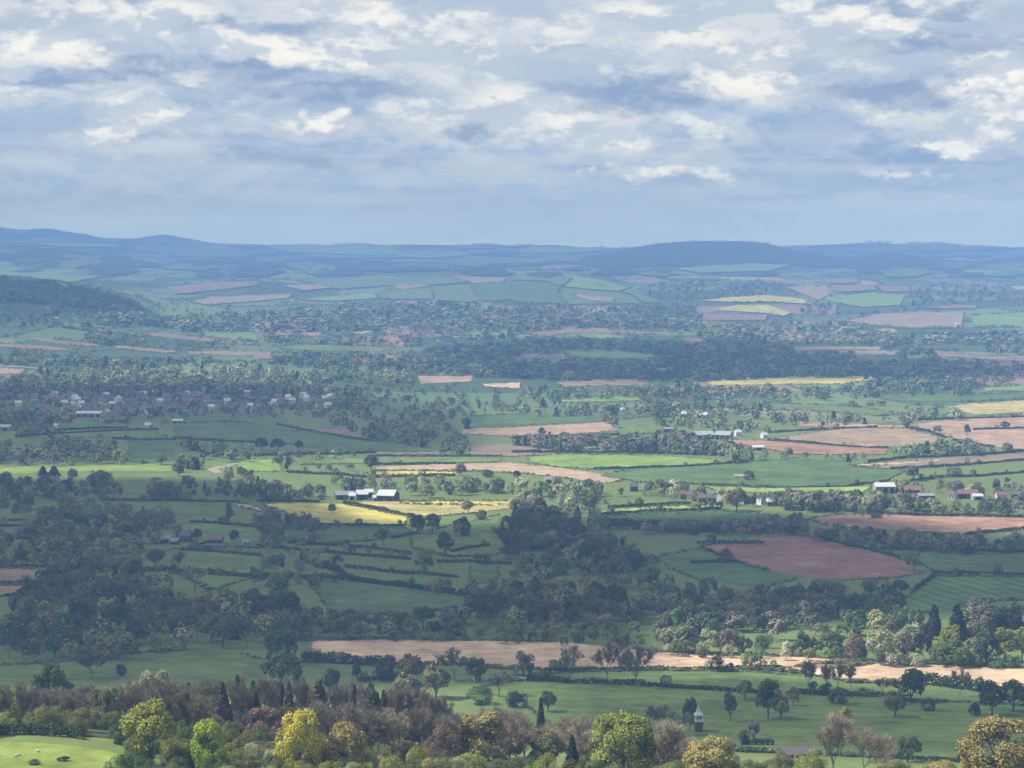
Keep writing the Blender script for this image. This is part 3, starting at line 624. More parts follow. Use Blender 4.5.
# ------------------------------------------------------------------ single trees, near edge first
G_ = [
 # px, ytop, D, width px, kind, colour, label
 (12, 697, 690, 30, 'loose', 'lime', 'slanting lime yellow tree at the edge of the brown wood, above the dark hedge'),
 (48, 660, 770, 48, 'dome', 'mid', 'broad dull green tree rising over the far edge of the brown wood'),
 (150, 667, 800, 40, 'loose', 'pale', 'pale grey green willow topping the brown wood'),
 (146, 698, 566, 60, 'round', 'yellow', 'big yellow olive oak beside the corner of the sunlit meadow'),
 (206, 717, 560, 44, 'dome', 'lime', 'bright lime green tree between the yellow oak and the pinkish dome'),
 (262, 706, 640, 46, 'dome', 'pinkbrown', 'rounded pinkish brown tree just behind the golden oak'),
 (297, 708, 562, 58, 'dome', 'gold', 'golden yellow oak, brightest gold crown of the front wood'),
 (341, 721, 566, 56, 'dome', 'ochre', 'ochre brown oak touching the golden oak'),
 (327, 742, 570, 34, 'bush', 'ochre', 'small ochre bush under the ochre brown oak'),
 (441, 724, 612, 44, 'dome', 'pinkbrown', 'low pinkish brown tree with a yellow patch of leaves below it'),
 (416, 741, 585, 30, 'bush', 'yellow', 'yellow leaved bush under the pinkish brown tree'),
 (482, 708, 640, 58, 'loose', 'ochre', 'thin crowned tree tipped with straw yellow in the front wood'),
 (433, 757, 560, 34, 'bush', 'ochre', 'tan rounded bush on the lower edge of the picture'),
 (392, 755, 570, 24, 'bush', 'spring', 'spring green bush among bare trunks on the lower edge'),
 (361, 752, 572, 30, 'bush', 'green', 'dull green bush below the ochre brown oak'),
 (541, 697, 775, 15, 'fir', 'conifer', 'small pointed dark conifer alone before the green field'),
 (573, 735, 600, 18, 'fir', 'conifer', 'dark pointed conifer beside the big yellow green dome'),
 (547, 752, 570, 34, 'bush', 'spring', 'yellow green bush left of the dark pointed conifer'),
 (514, 757, 565, 28, 'bush', 'olive', 'olive bush on the lower edge under bare grey trees'),
 (624, 710, 578, 82, 'dome', 'spring', 'big yellow green domed tree left of the brick belfry'),
 (668, 722, 610, 46, 'bare', 'tantwig', 'tan leafless tree between the yellow green dome and the ochre dome'),
 (713, 735, 572, 72, 'dome', 'ochre', 'ochre domed tree hiding the foot of the brick belfry'),
 (597, 748, 590, 40, 'bush', 'green', 'dark green bush under the yellow green dome'),
 (837, 714, 690, 44, 'bare', 'tantwig', 'tall tan leafless tree carrying a yellow tuft, in the bottom corner field'),
 (849, 705, 697, 16, 'bush', 'gold', 'yellow tuft of leaves glowing at the tip of the tall leafless tree'),
 (868, 728, 660, 38, 'bare', 'tantwig', 'shorter tan leafless tree beside the tall one with a yellow tuft'),
 (812, 748, 620, 40, 'bush', 'spring', 'yellow green bush below the tall leafless tree'),
 (787, 748, 640, 30, 'bush', 'olive', 'olive bush beside the long grey roof'),
 (1004, 715, 572, 90, 'dome', 'ochre', 'big ochre and brown domed tree filling the bottom corner'),
 (985, 755, 590, 44, 'bush', 'yellow', 'yellowish bush at the foot of the big ochre dome'),
 (900, 758, 600, 40, 'bush', 'olive', 'dry olive scrub on the lower edge below the small round tree'),
 (945, 760, 600, 46, 'bush', 'ochre', 'dry tan scrub on the lower edge beside the ochre dome'),
]
for px, yt, D, w, k, c, lab in G_:
    if 'tuft' in lab and k == 'bush':
        g = at(px, D); u, v, fw = proj(*g); top = (v - yt) / F * fw
        o = tree(g + np.array([0, 0, top * .72]), top * .28, w / F * fw, 'round', 'yellow', lab, lod=1)
        continue
    ptree(px, yt, None, w, k, c, lab, None, D)
# px, ytop, ybase, width, kind, colour, label
S_ = [
 (92, 653, 679, 28, 'bare', 'darktwig', 'dark open oak standing at the edge of the shaded field above the brown wood'),
 (121, 664, 676, 14, 'bush', 'conifer', 'round black green bush alone in the shaded field'),
 (281, 627, 664, 40, 'round', 'green', 'tall green tree, upper of the two overlapping in front of the stubble'),
 (282, 648, 689, 42, 'round', 'mid', 'green tree, lower of the two overlapping in front of the stubble'),
 (331, 668, 688, 22, 'bush', 'conifer', 'dark blue green shrub above the brown firs'),
 (357, 663, 682, 10, 'tall', 'dark', 'narrow dark tree in the small green paddock'),
 (384, 658, 681, 24, 'bush', 'dark', 'broad dark bush in the small green paddock'),
 (411, 653, 684, 34, 'round', 'olive', 'olive crowned tree right of the small green paddock'),
 (407, 672, 704, 34, 'round', 'grey', 'dull grey green tree just above the firs'),
 (436, 664, 698, 34, 'round', 'olive', 'rounded olive tree left of the dark oak by the white cottage'),
 (454, 650, 680, 30, 'bare', 'darktwig', 'open crowned oak against the stubble, left of the dark tree by the white cottage'),
 (476, 656, 682, 26, 'round', 'dark', 'dark tree around the small white cottage'),
 (523, 650, 680, 26, 'round', 'darktwig', 'dark brown tree standing against the stubble'),
 (499, 672, 697, 30, 'bare', 'purple', 'purplish bare tree at the corner of the green field'),
 (480, 686, 704, 30, 'bush', 'green', 'low green tree beside the ivy bush'),
 (516, 690, 707, 24, 'bush', 'conifer', 'speckled dark ivy bush left of the pointed conifer'),
 (548, 690, 712, 20, 'round', 'olive', 'olive tree just right of the small pointed conifer'),
 (570, 646, 679, 24, 'bare', 'greytwig', 'bare grey oak on the field edge before the stubble'),
 (607, 642, 684, 26, 'bare', 'purple', 'purple grey bare tree, left of the pair on the hedge'),
 (636, 643, 687, 34, 'bare', 'greytwig', 'tall bare tree with pale trunk, right of the pair on the hedge'),
 (623, 634, 662, 20, 'bare', 'purple', 'bare tree behind the pair, rising over the stubble'),
 (690, 696, 731, 19, 'round', 'dark', 'dark round headed tree just left of the brick belfry'),
 (660, 705, 735, 30, 'barewide', 'purple', 'purple bare tree between the yellow green dome and the belfry'),
 (679, 712, 735, 26, 'barewide', 'greytwig', 'grey bare tree left of the belfry wall'),
 (731, 690, 722, 15, 'loose', 'darktwig', 'gaunt stag headed tree alone in the field right of the belfry'),
 (745, 679, 700, 17, 'loose', 'grey', 'pale green tree behind the gaunt one in the field'),
 (768, 677, 719, 29, 'round', 'green', 'tall green tree in the field between the gaunt tree and the pale one'),
 (780, 695, 720, 19, 'loose', 'ochre', 'small pale tan tree touching the tall green one'),
 (793, 686, 706, 15, 'round', 'grey', 'small grey green tree beside the tall green one'),
 (744, 729, 742, 14, 'bush', 'purple', 'purple grey thicket near the belfry'),
 (745, 734, 745, 7, 'spire', 'conifer', 'tiny black conifer by the dark ditch'),
 (754, 720, 742, 15, 'loose', 'greytwig', 'slight grey tree by the dark ditch'),
 (808, 661, 696, 19, 'bare', 'twig', 'bare hedge tree, first of the row from the tall green tree'),
 (826, 664, 696, 16, 'bare', 'twig', 'bare hedge tree with a thick trunk, second of the row on the hedge'),
 (838, 664, 692, 14, 'bare', 'purple', 'bare hedge tree behind the round green oak'),
 (851, 666, 690, 20, 'bare', 'purple', 'purple bare hedge tree at the end of the row, right of the round oak'),
 (840, 686, 704, 27, 'dome', 'green', 'round green oak below the row of bare hedge trees'),
 (882, 677, 697, 15, 'bare', 'greytwig', 'bare grey tree beside the big dark oak'),
 (911, 667, 702, 37, 'round', 'dark', 'big dark green oak against the sunlit stubble'),
 (895, 690, 717, 28, 'round', 'olive', 'dark olive tree leaning out in front of the big dark oak'),
 (928, 697, 711, 17, 'bush', 'dark', 'dark bush at the foot of the big dark oak'),
 (960, 668, 696, 15, 'bare', 'greytwig', 'thin bare tree on the hedge before the sunlit stubble'),
 (992, 679, 716, 32, 'round', 'dark', 'large dark tree in the field corner, left of two overlapping'),
 (1013, 679, 712, 34, 'round', 'dark', 'large dark tree in the field corner, right of two overlapping'),
 (975, 702, 716, 14, 'bush', 'conifer', 'black green bush at the foot of the large dark trees'),
 (908, 736, 762, 29, 'loose', 'green', 'small round open tree on the bottom fence'),
 (963, 750, 762, 14, 'bush', 'conifer', 'dark bush on the bottom fence beside the ochre dome'),
 (718, 653, 672, 17, 'bush', 'conifer', 'dark evergreen alone before the sunlit stubble'),
 (730, 662, 672, 10, 'bush', 'conifer', 'small dark bush next to the dark evergreen'),
 (758, 663, 671, 8, 'bush', 'purple', 'tiny purple bush on the stubble edge'),
 (803, 661, 667, 7, 'bush', 'spring', 'tiny yellow green bush on the stubble edge'),
 # sunlit belt behind the stubble
 (668, 626, 652, 24, 'round', 'pale', 'pale buff tree, first of the sunlit belt behind the stubble'),
 (686, 624, 654, 27, 'round', 'grey', 'grey buff tree with round head, second of the sunlit belt'),
 (708, 628, 655, 25, 'round', 'pale', 'cream leaved tree in the sunlit belt behind the dark evergreen'),
 (728, 627, 655, 24, 'round', 'pinkbrown', 'pinkish buff tree in the sunlit belt'),
 (744, 634, 656, 19, 'loose', 'grey', 'slim grey tree in the sunlit belt'),
 (762, 634, 656, 19, 'round', 'mid', 'dull green tree in the sunlit belt, before the blossom'),
 (787, 640, 656, 13, 'round', 'blossom', 'small white blossoming tree in the sunlit belt'),
 (802, 630, 656, 18, 'round', 'green', 'dark green tree right of the white blossom'),
 (815, 636, 657, 18, 'loose', 'grey', 'light grey tree right of the white blossom'),
 (833, 631, 657, 26, 'round', 'mid', 'fresh green tree with rounded top in the middle of the belt'),
 (855, 633, 660, 28, 'dome', 'pinkbrown', 'brown budding tree between two pale green ones of the belt'),
 (881, 627, 665, 33, 'round', 'pale', 'large pale sage tree standing over the stubble'),
 (905, 625, 662, 25, 'loose', 'pale', 'pale sage tree, tallest of the belt'),
 (921, 630, 660, 24, 'round', 'copper', 'dark copper beech in the belt'),
 (931, 619, 645, 20, 'round', 'copper', 'copper beech behind, beside the black conifer'),
 (934, 605, 634, 15, 'spire', 'conifer', 'black conifer by the cottages, smaller of two'),
 (957, 604, 640, 20, 'fir', 'conifer', 'black conifer by the cottages, larger of two'),
 (986, 602, 640, 28, 'round', 'darktwig', 'dark tall tree behind the belt'),
 (1010, 606, 640, 36, 'round', 'conifer', 'broad black green tree behind the belt at the edge'),
 (952, 623, 662, 28, 'round', 'spring', 'light green tree catching the sun right of the copper beech'),
 (950, 640, 666, 50, 'dome', 'mid', 'wide light green tree low over the stubble'),
 (974, 636, 664, 22, 'tall', 'grey', 'grey green slender tree in the belt'),
 (986, 630, 666, 30, 'tall', 'dark', 'dark feathery evergreen in the belt'),
 (1004, 626, 662, 28, 'round', 'spring', 'yellow green headed tree near the edge of the belt'),
 (1022, 626, 662, 22, 'round', 'spring', 'yellow green headed tree cut by the picture edge'),
 (1000, 659, 668, 30, 'bush', 'mid', 'light green bushes at the end of the belt'),
 (910, 652, 665, 34, 'bush', 'pale', 'pale sunlit shrubs under the sage trees'),
 # middle distance
 (78, 553, 568, 19, 'round', 'dark', 'dark oak with a clear trunk above the two brown plots'),
 (60, 549, 567, 22, 'round', 'olive', 'olive oak left of the dark oak above the brown plots'),
 (22, 548, 567, 20, 'round', 'dark', 'dark tree over the end of the brown plots'),
 (156, 549, 574, 25, 'bare', 'darktwig', 'dark brown oak on the hedge below the grey farm'),
 (180, 552, 573, 20, 'bare', 'pinkbrown', 'reddish brown tree on the hedge below the grey farm'),
 (195, 565, 591, 27, 'barewide', 'greytwig', 'bare spreading oak alone in the shaded pasture'),
 (152, 573, 590, 15, 'round', 'grey', 'small grey tree left of the spreading bare oak'),
 (384, 529, 549, 21, 'bare', 'darktwig', 'dark round oak alone below the rape field'),
 (424, 550, 573, 25, 'round', 'olive', 'olive oak on the hedge junction in the shaded fields'),
 (445, 531, 556, 19, 'round', 'dark', 'dark upright oak in the shaded fields'),
 (417, 514, 534, 20, 'round', 'dark', 'dark oak at the corner of the rape field, left of two'),
 (432, 513, 533, 20, 'round', 'darktwig', 'dark oak at the corner of the rape field, right of two'),
 (462, 516, 536, 23, 'dome', 'dark', 'wide dark oak below the faded strip'),
 (481, 509, 520, 13, 'bush', 'darktwig', 'dark thorn bush under the faded strip'),
 (468, 500, 513, 15, 'loose', 'ochre', 'pale tan tree standing in the faded strip'),
 (332, 503, 514, 10, 'round', 'dark', 'small dark tree standing in the rape field'),
 (506, 524, 559, 28, 'bare', 'darktwig', 'large brown oak at the edge of the dark wood'),
 (725, 547, 563, 17, 'bush', 'darktwig', 'dark tree in the corner of the maroon field'),
 (914, 550, 571, 20, 'round', 'grey', 'grey green tree at the tip of the maroon field'),
 (862, 538, 548, 8, 'round', 'grey', 'small tree on the track above the maroon field'),
 (835, 523, 536, 9, 'round', 'dark', 'dark tree rising from the hedgerow under the red field'),
 (162, 453, 465, 14, 'round', 'grey', 'grey green tree at the end of the sunlit strip'),
 (193, 456, 468, 15, 'round', 'grey', 'rounded tree by the lane, right of the sunlit strip'),
 (178, 462, 476, 15, 'round', 'purple', 'purplish tree below the sunlit strip by the lane'),
 (143, 459, 464, 6, 'bush', 'olive', 'little bush on the sunlit strip'),
 (43, 466, 476, 10, 'spire', 'conifer', 'dark conifer below the sunlit strip, left of two'),
 (54, 466, 476, 11, 'spire', 'conifer', 'dark conifer below the sunlit strip, right of two'),
 (262, 437, 451, 15, 'round', 'conifer', 'black green tree, first of three dark ones on the hedge'),
 (278, 438, 451, 17, 'round', 'conifer', 'black green tree, middle of three dark ones on the hedge'),
 (299, 440, 451, 9, 'round', 'conifer', 'black green tree, last of three dark ones on the hedge'),
 (283, 455, 472, 14, 'bare', 'darktwig', 'bare dark tree by the small bright paddock'),
 (371, 454, 470, 17, 'round', 'dark', 'dark tree beside the long green strip'),
 (461, 463, 476, 13, 'round', 'olive', 'green tree at the end of the sandy field'),
 (487, 469, 477, 16, 'bush', 'dark', 'dark thorn at the edge of the sandy field'),
 (517, 470, 479, 8, 'round', 'conifer', 'small black tree on the sandy field'),
 (542, 427, 437, 9, 'round', 'dark', 'small round tree alone on the pink ploughed field'),
 (613, 415, 428, 13, 'round', 'grey', 'pale tree at the point of the pink ploughed field'),
 (606, 413, 424, 10, 'round', 'olive', 'olive tree behind the point of the pink ploughed field'),
 (735, 453, 464, 8, 'round', 'dark', 'dark upright tree alone at the end of the bright green field'),
 (749, 470, 480, 14, 'dome', 'darktwig', 'flat topped dark tree alone in the large green field'),
 (788, 447, 458, 13, 'round', 'grey', 'grey tree below the red field, left end'),
 (938, 425, 434, 12, 'round', 'grey', 'grey green tree on the pink slope, left of the dark one'),
 (967, 424, 436, 7, 'tall', 'dark', 'narrow dark tree on the pink slope'),
 (968, 437, 444, 11, 'bush', 'grey', 'bush on the pink slope below the narrow tree'),
 (1005, 421, 429, 11, 'round', 'dark', 'dark tree on the upper pink slope near the edge'),
 (997, 425, 429, 7, 'bush', 'grey', 'small bush on the upper pink slope'),
 (907, 418, 428, 14, 'loose', 'grey', 'pale tree at the top of the olive hill'),
 (917, 425, 431, 6, 'bush', 'grey', 'small bush on the crest of the olive hill'),
 (823, 421, 427, 5, 'round', 'dark', 'tiny dark tree on the pink field behind the olive hill'),
 (1007, 442, 453, 15, 'round', 'grey', 'green tree low on the pink slope near the edge'),
 (913, 465, 481, 13, 'tall', 'grey', 'tall grey green tree left of the farm lane'),
 (955, 466, 476, 20, 'bush', 'grey', 'broad grey bush on the green slope above the farmyard'),
 (996, 478, 494, 9, 'tall', 'darktwig', 'dark poplar by the farm, left of two'),
 (1007, 477, 490, 7, 'tall', 'darktwig', 'dark poplar by the farm, right of two'),
 (978, 486, 496, 16, 'bush', 'darktwig', 'dark shrub in front of the poplars'),
 (957, 480, 493, 16, 'round', 'purple', 'purple tree over the farm roofs'),
 (737, 487, 511, 24, 'round', 'greytwig', 'large grey tree in the middle of the village'),
 (722, 487, 494, 9, 'bush', 'gold', 'yellow blossoming shrub in the village'),
 (876, 512, 518, 14, 'bush', 'dark', 'dark tree on the red field edge below the barns'),
 (598, 535, 551, 15, 'round', 'dark', 'dark tree at the end of the hedge by the big wood'),
 (757, 527, 542, 18, 'barewide', 'darktwig', 'bare brown tree by the corner of the maroon field'),
 (230, 500, 527, 9, 'loose', 'darktwig', 'thin leafless tree standing up from the hedge below the lane'),
 (198, 528, 541, 12, 'round', 'conifer', 'dark rounded yew beside the grey farm'),
 (234, 529, 543, 12, 'round', 'dark', 'dark tree at the end of the brown barn'),
 (27, 577, 597, 8, 'bare', 'darktwig', 'slim bare tree below the brown plots'),
]
for px, yt, yb, w, k, c, lab in S_: ptree(px, yt, yb, w, k, c, lab)

# ------------------------------------------------------------------ woods whose trees can be told apart
def wood(poly, sizes, mix, label, group, dens=1.0, D=None, most=200):
    """fills the picture area that a wood covers: feet spread over the ground behind it, tops inside its outline"""
    p = np.array(poly, float); x0, y0 = p.min(0); x1, y1 = p.max(0)
    y0_, y1_, x0_, x1_, ins = raster(poly)
    hpx, wpx = sizes
    n = int(ins.sum() / (hpx * wpx) * 2.6 * dens)
    kinds = [m[0] for m in mix]; pr = np.array([m[1] for m in mix], float); pr /= pr.sum()
    made = 0; pts = []
    for _ in range(n * 40):
        if made >= min(n, most): break
        px, yb = R.uniform(x0, x1), R.uniform(y0 + hpx * .45, y1 + 1)
        s = R.uniform(.75, 1.2); h, w = hpx * s, wpx * s * R.uniform(.85, 1.2)
        if not inside(poly, np.array([px, px - w * .3, px + w * .3, px]), np.array([yb - .5, yb - h * .55, yb - h * .55, yb - h * .9])).all():
            continue
        if any(abs(px - a) < w * .38 and abs(yb - b) < h * .16 for a, b in pts): continue
        pts.append((px, yb))
        k = kinds[R.choice(len(kinds), p=pr)]
        kd, c, noun = k
        lab = label.replace('#', noun)
        ptree(px, yb - h, yb, w, kd, c, lab, group + ', ' + noun)
        made += 1

WOODS = []
_w0 = wood
def wood(poly, sizes, mix, label, group, dens=1.0, D=None, most=200):
    Dm = float(ground([np.mean([p[0] for p in poly])], [np.mean([p[1] for p in poly])])[0, 1])
    WOODS.append((poly, [{'twig': 'olive', 'purple': 'darktwig', 'greytwig': 'olive'}.get(m[0][1], m[0][1]) for m in mix for _ in range(int(m[1]))], sizes[0] * .8 / F * Dm))
    _w0(poly, sizes, mix, label, group, dens, D, most)
wood([(8,536),(32,516),(67,501),(105,505),(170,506),(186,518),(196,534),(150,541),(132,552),(60,556),(0,556)], (20, 20),
     [(('round', 'purple', 'purple brown'), 3), (('barewide', 'greytwig', 'bare grey'), 3), (('round', 'olive', 'olive'), 2), (('round', 'dark', 'dark green'), 1)],
     '# tree in the shaded wood left of the grey farm', 'trees of the wood left of the grey farm', .8, most=34)
wood([(250,514),(275,512),(313,513),(328,530),(322,541),(256,544)], (19, 20),
     [(('barewide', 'purple', 'purple brown'), 3), (('round', 'darktwig', 'dark brown'), 2), (('round', 'olive', 'olive'), 1)],
     '# tree in the small wood at the left end of the rape field', 'trees of the wood by the rape field', 1.0, most=14)
wood([(496,536),(512,506),(530,497),(552,500),(580,524),(622,537),(655,560),(668,580),(640,586),(560,576),(498,562)], (20, 20),
     [(('round', 'darktwig', 'dark brown'), 3), (('round', 'dark', 'dark green'), 3), (('bare', 'purple', 'bare purple'), 2)],
     '# tree in the dark wood in the middle of the valley', 'trees of the dark wood in mid valley', .9, most=34)
wood([(468,590),(512,582),(600,579),(640,598),(640,624),(600,632),(474,627)], (27, 19),
     [(('bare', 'darktwig', 'bare dark'), 3), (('bare', 'twig', 'bare brown'), 4), (('round', 'dark', 'dark green'), 2), (('round', 'olive', 'olive'), 1)],
     '# tree in the block shaped wood above the stubble', 'trees of the block shaped wood', .95, most=36)
wood([(645,592),(720,586),(790,586),(840,578),(903,577),(915,588),(898,611),(840,618),(768,632),(700,630),(650,618)], (21, 21),
     [(('round', 'darktwig', 'dark brown'), 3), (('barewide', 'purple', 'bare purple'), 3), (('round', 'dark', 'dark green'), 2), (('round', 'olive', 'olive'), 1)],
     '# tree in the long wood under the maroon field', 'trees of the long wood under the maroon field', .9, most=50)
wood([(0,602),(45,572),(60,560),(100,551),(140,553),(152,572),(176,592),(195,596),(250,586),(300,590),(314,632),(290,648),(170,648),(110,656),(0,661)], (30, 27),
     [(('round', 'dark', 'dark green'), 3), (('round', 'olive', 'olive'), 3), (('bare', 'purple', 'bare purple'), 3), (('round', 'green', 'green'), 2), (('barewide', 'twig', 'bare brown'), 2)],
     '# tree in the large shaded wood above the left field', 'trees of the large shaded wood', .95, most=70)
wood([(300,614),(340,610),(400,607),(470,608),(474,637),(300,640)], (22, 20),
     [(('bare', 'darktwig', 'bare dark'), 3), (('round', 'olive', 'olive'), 2), (('round', 'dark', 'dark green'), 2), (('bare', 'purple', 'bare purple'), 2)],
     '# tree in the shaded belt along the back of the stubble', 'trees of the belt behind the stubble', .8, most=22)

def front(x0, x1, d0, d1, n, hh, ww, mix, label, group, line=None):
    kinds = [m[0] for m in mix]; pr = np.array([m[1] for m in mix], float); pr /= pr.sum()
    pts = []
    for _ in range(n * 30):
        if len(pts) >= n: break
        D = R.uniform(d0, d1); px = R.uniform(x0, x1); g = at(px, D)
        if any((g[0] - a) ** 2 + (g[1] - b) ** 2 < (ww * .55) ** 2 for a, b in pts): continue
        h = hh * R.uniform(.8, 1.12)
        if line is not None:
            u, v, fw = proj(*g); top = np.interp(px, *line)
            h = max(6, min((v - top - R.uniform(-4, 13)) / F * fw, hh * 1.5))
        pts.append((g[0], g[1]))
        kd, c, noun = kinds[R.choice(len(kinds), p=pr)]
        w = ww * R.uniform(.85, 1.25) * (.85 if kd in ('fir', 'spire') else 1) * h / hh
        tree(g, h, w, kd, c, label.replace('#', noun), group + ', ' + noun, 0)
SKY = ([-40, 0, 40, 100, 150, 190, 230, 270, 330, 400, 440, 470, 520, 560, 600, 650], [690, 686, 682, 688, 684, 681, 679, 678, 683, 687, 690, 706, 712, 716, 722, 730])
front(-30, 185, 650, 790, 80, 17, 9, [(('bare', 'twig', 'bare brown'), 5), (('bare', 'purple', 'bare purple'), 3), (('barewide', 'greytwig', 'bare grey'), 4), (('bare', 'tantwig', 'bare tan'), 2), (('loose', 'olive', 'thin olive'), 1.3), (('loose', 'grey', 'grey green'), 1)],
      '# tree crowded in the wood behind the sunlit meadow', 'bare trees of the wood behind the meadow', SKY)
front(165, 445, 690, 790, 80, 19, 9, [(('fir', 'brownfir', 'brownish'), 2.2), (('fir', 'conifer', 'blackish'), .3), (('bare', 'twig', 'bare brown'), 4)],
      '# tree in the jagged band of firs along the top of the front wood', 'trees of the jagged fir band', SKY)
front(160, 470, 625, 712, 44, 16, 11, [(('bare', 'twig', 'bare brown'), 4), (('bare', 'greytwig', 'bare grey'), 4), (('loose', 'olive', 'thin olive'), 1.5), (('barewide', 'tantwig', 'bare tan'), 1.5), (('bare', 'purple', 'bare purple'), 1)],
      '# tree between the firs and the golden oaks', 'trees between firs and golden oaks', ([0, 160, 470], [700, 699, 712]))
front(455, 700, 645, 740, 40, 14, 10, [(('bare', 'greytwig', 'bare grey'), 4), (('bare', 'tantwig', 'bare tan'), 4), (('bare', 'pinkbrown', 'bare pinkish'), 3), (('loose', 'olive', 'thin olive'), 1)],
      '# tree between the straw tipped tree and the big yellow green dome', 'trees beside the yellow green dome', ([455, 500, 545, 580, 640, 700], [712, 711, 722, 716, 735, 740]))
front(-20, 150, 622, 668, 16, 7, 8, [(('bush', 'spring', 'yellow green'), 2), (('bush', 'olive', 'olive'), 3), (('bush', 'pale', 'pale'), 1)],
      '# bush along the back of the dark hedge above the meadow', 'bushes behind the meadow hedge')
front(112, 480, 525, 605, 110, 6.5, 8, [(('bush', 'green', 'green'), 3), (('bush', 'olive', 'olive'), 3), (('bush', 'pale', 'pale'), 1.5), (('bush', 'spring', 'spring green'), 1)],
      '# bush in the undergrowth along the lower edge', 'undergrowth bushes along the lower edge')
front(120, 470, 606, 665, 50, 6, 7, [(('bush', 'olive', 'olive'), 3), (('bush', 'green', 'green'), 2), (('bare', 'twig', 'bare brown'), 2)],
      '# growth low under the bare trees behind the golden oaks', 'low growth behind the golden oaks')
front(60, 135, 600, 640, 12, 6, 7, [(('bush', 'olive', 'olive'), 3), (('bush', 'green', 'green'), 2)],
      '# bush at the meadow corner left of the big yellow olive oak', 'bushes at the meadow corner')
front(470, 800, 540, 640, 60, 6, 8, [(('bush', 'olive', 'olive'), 3), (('bush', 'spring', 'yellow green'), 2), (('bush', 'green', 'green'), 2)],
      '# bush under the big domed trees by the belfry', 'bushes under the domed trees by the belfry')
# ------------------------------------------------------------------ hedges: each one clipped row, laid over the ground
HEDGE = leaf_mat('hedge_leaves', (.042, .062, .026), .35, .1)
HEDGEB = leaf_mat('thorn_hedge', (.085, .075, .045), .35, 0)
def hedge(pts, label, hgt=2.2, wid=2.4, mat=None, group=None):
    p = np.array(pts, float); L_ = [p[0]]
    for a, b in zip(p[:-1], p[1:]):
        n = max(1, int(np.hypot(*(b - a)) / 4))
        L_ += [a + (b - a) * (k + 1) / n for k in range(n)]
    g = ground(*np.array(L_).T)
    seg = np.linalg.norm(np.diff(g[:, :2], axis=0), axis=1); cum = np.concatenate([[0], np.cumsum(seg)]); T = cum[-1]
    D = g[:, 1].mean(); s = .55 if D < 950 else 1.0
    n = int(min(12000, T * hgt * (22 if D < 950 else 6.5)))
    t = R.uniform(0, T, n)
    c = np.stack([np.interp(t, cum, g[:, k]) for k in range(3)], 1)
    c[:, 0] += .4 * np.sin(t / 9); c[:, 1] += 1.2 * np.sin(t / 17)
    bump = hgt * (1 + .16 * np.sin(t / 7.3) + .12 * np.sin(t / 3.1 + 1) + .15 * np.sin(t / 23)) 
    a = R.uniform(0, math.pi, n); nrm = np.stack([R.normal(0, .3, n), -np.cos(a), np.sin(a)], 1)
    c[:, 1] -= np.cos(a) * wid * .5; c[:, 2] = H(c[:, 0], c[:, 1]) + .1 + np.abs(np.sin(a)) ** .6 * bump * R.uniform(.55, 1.02, n)
    o0 = c.mean(0); o0[2] = float(H(o0[0], o0[1]))
    o = link('hedge', quads_mesh('hedge', leafq(c - o0, nrm, s, R), mat or HEDGE), None, o0)
    tag(o, label, 'hedge', group); return o
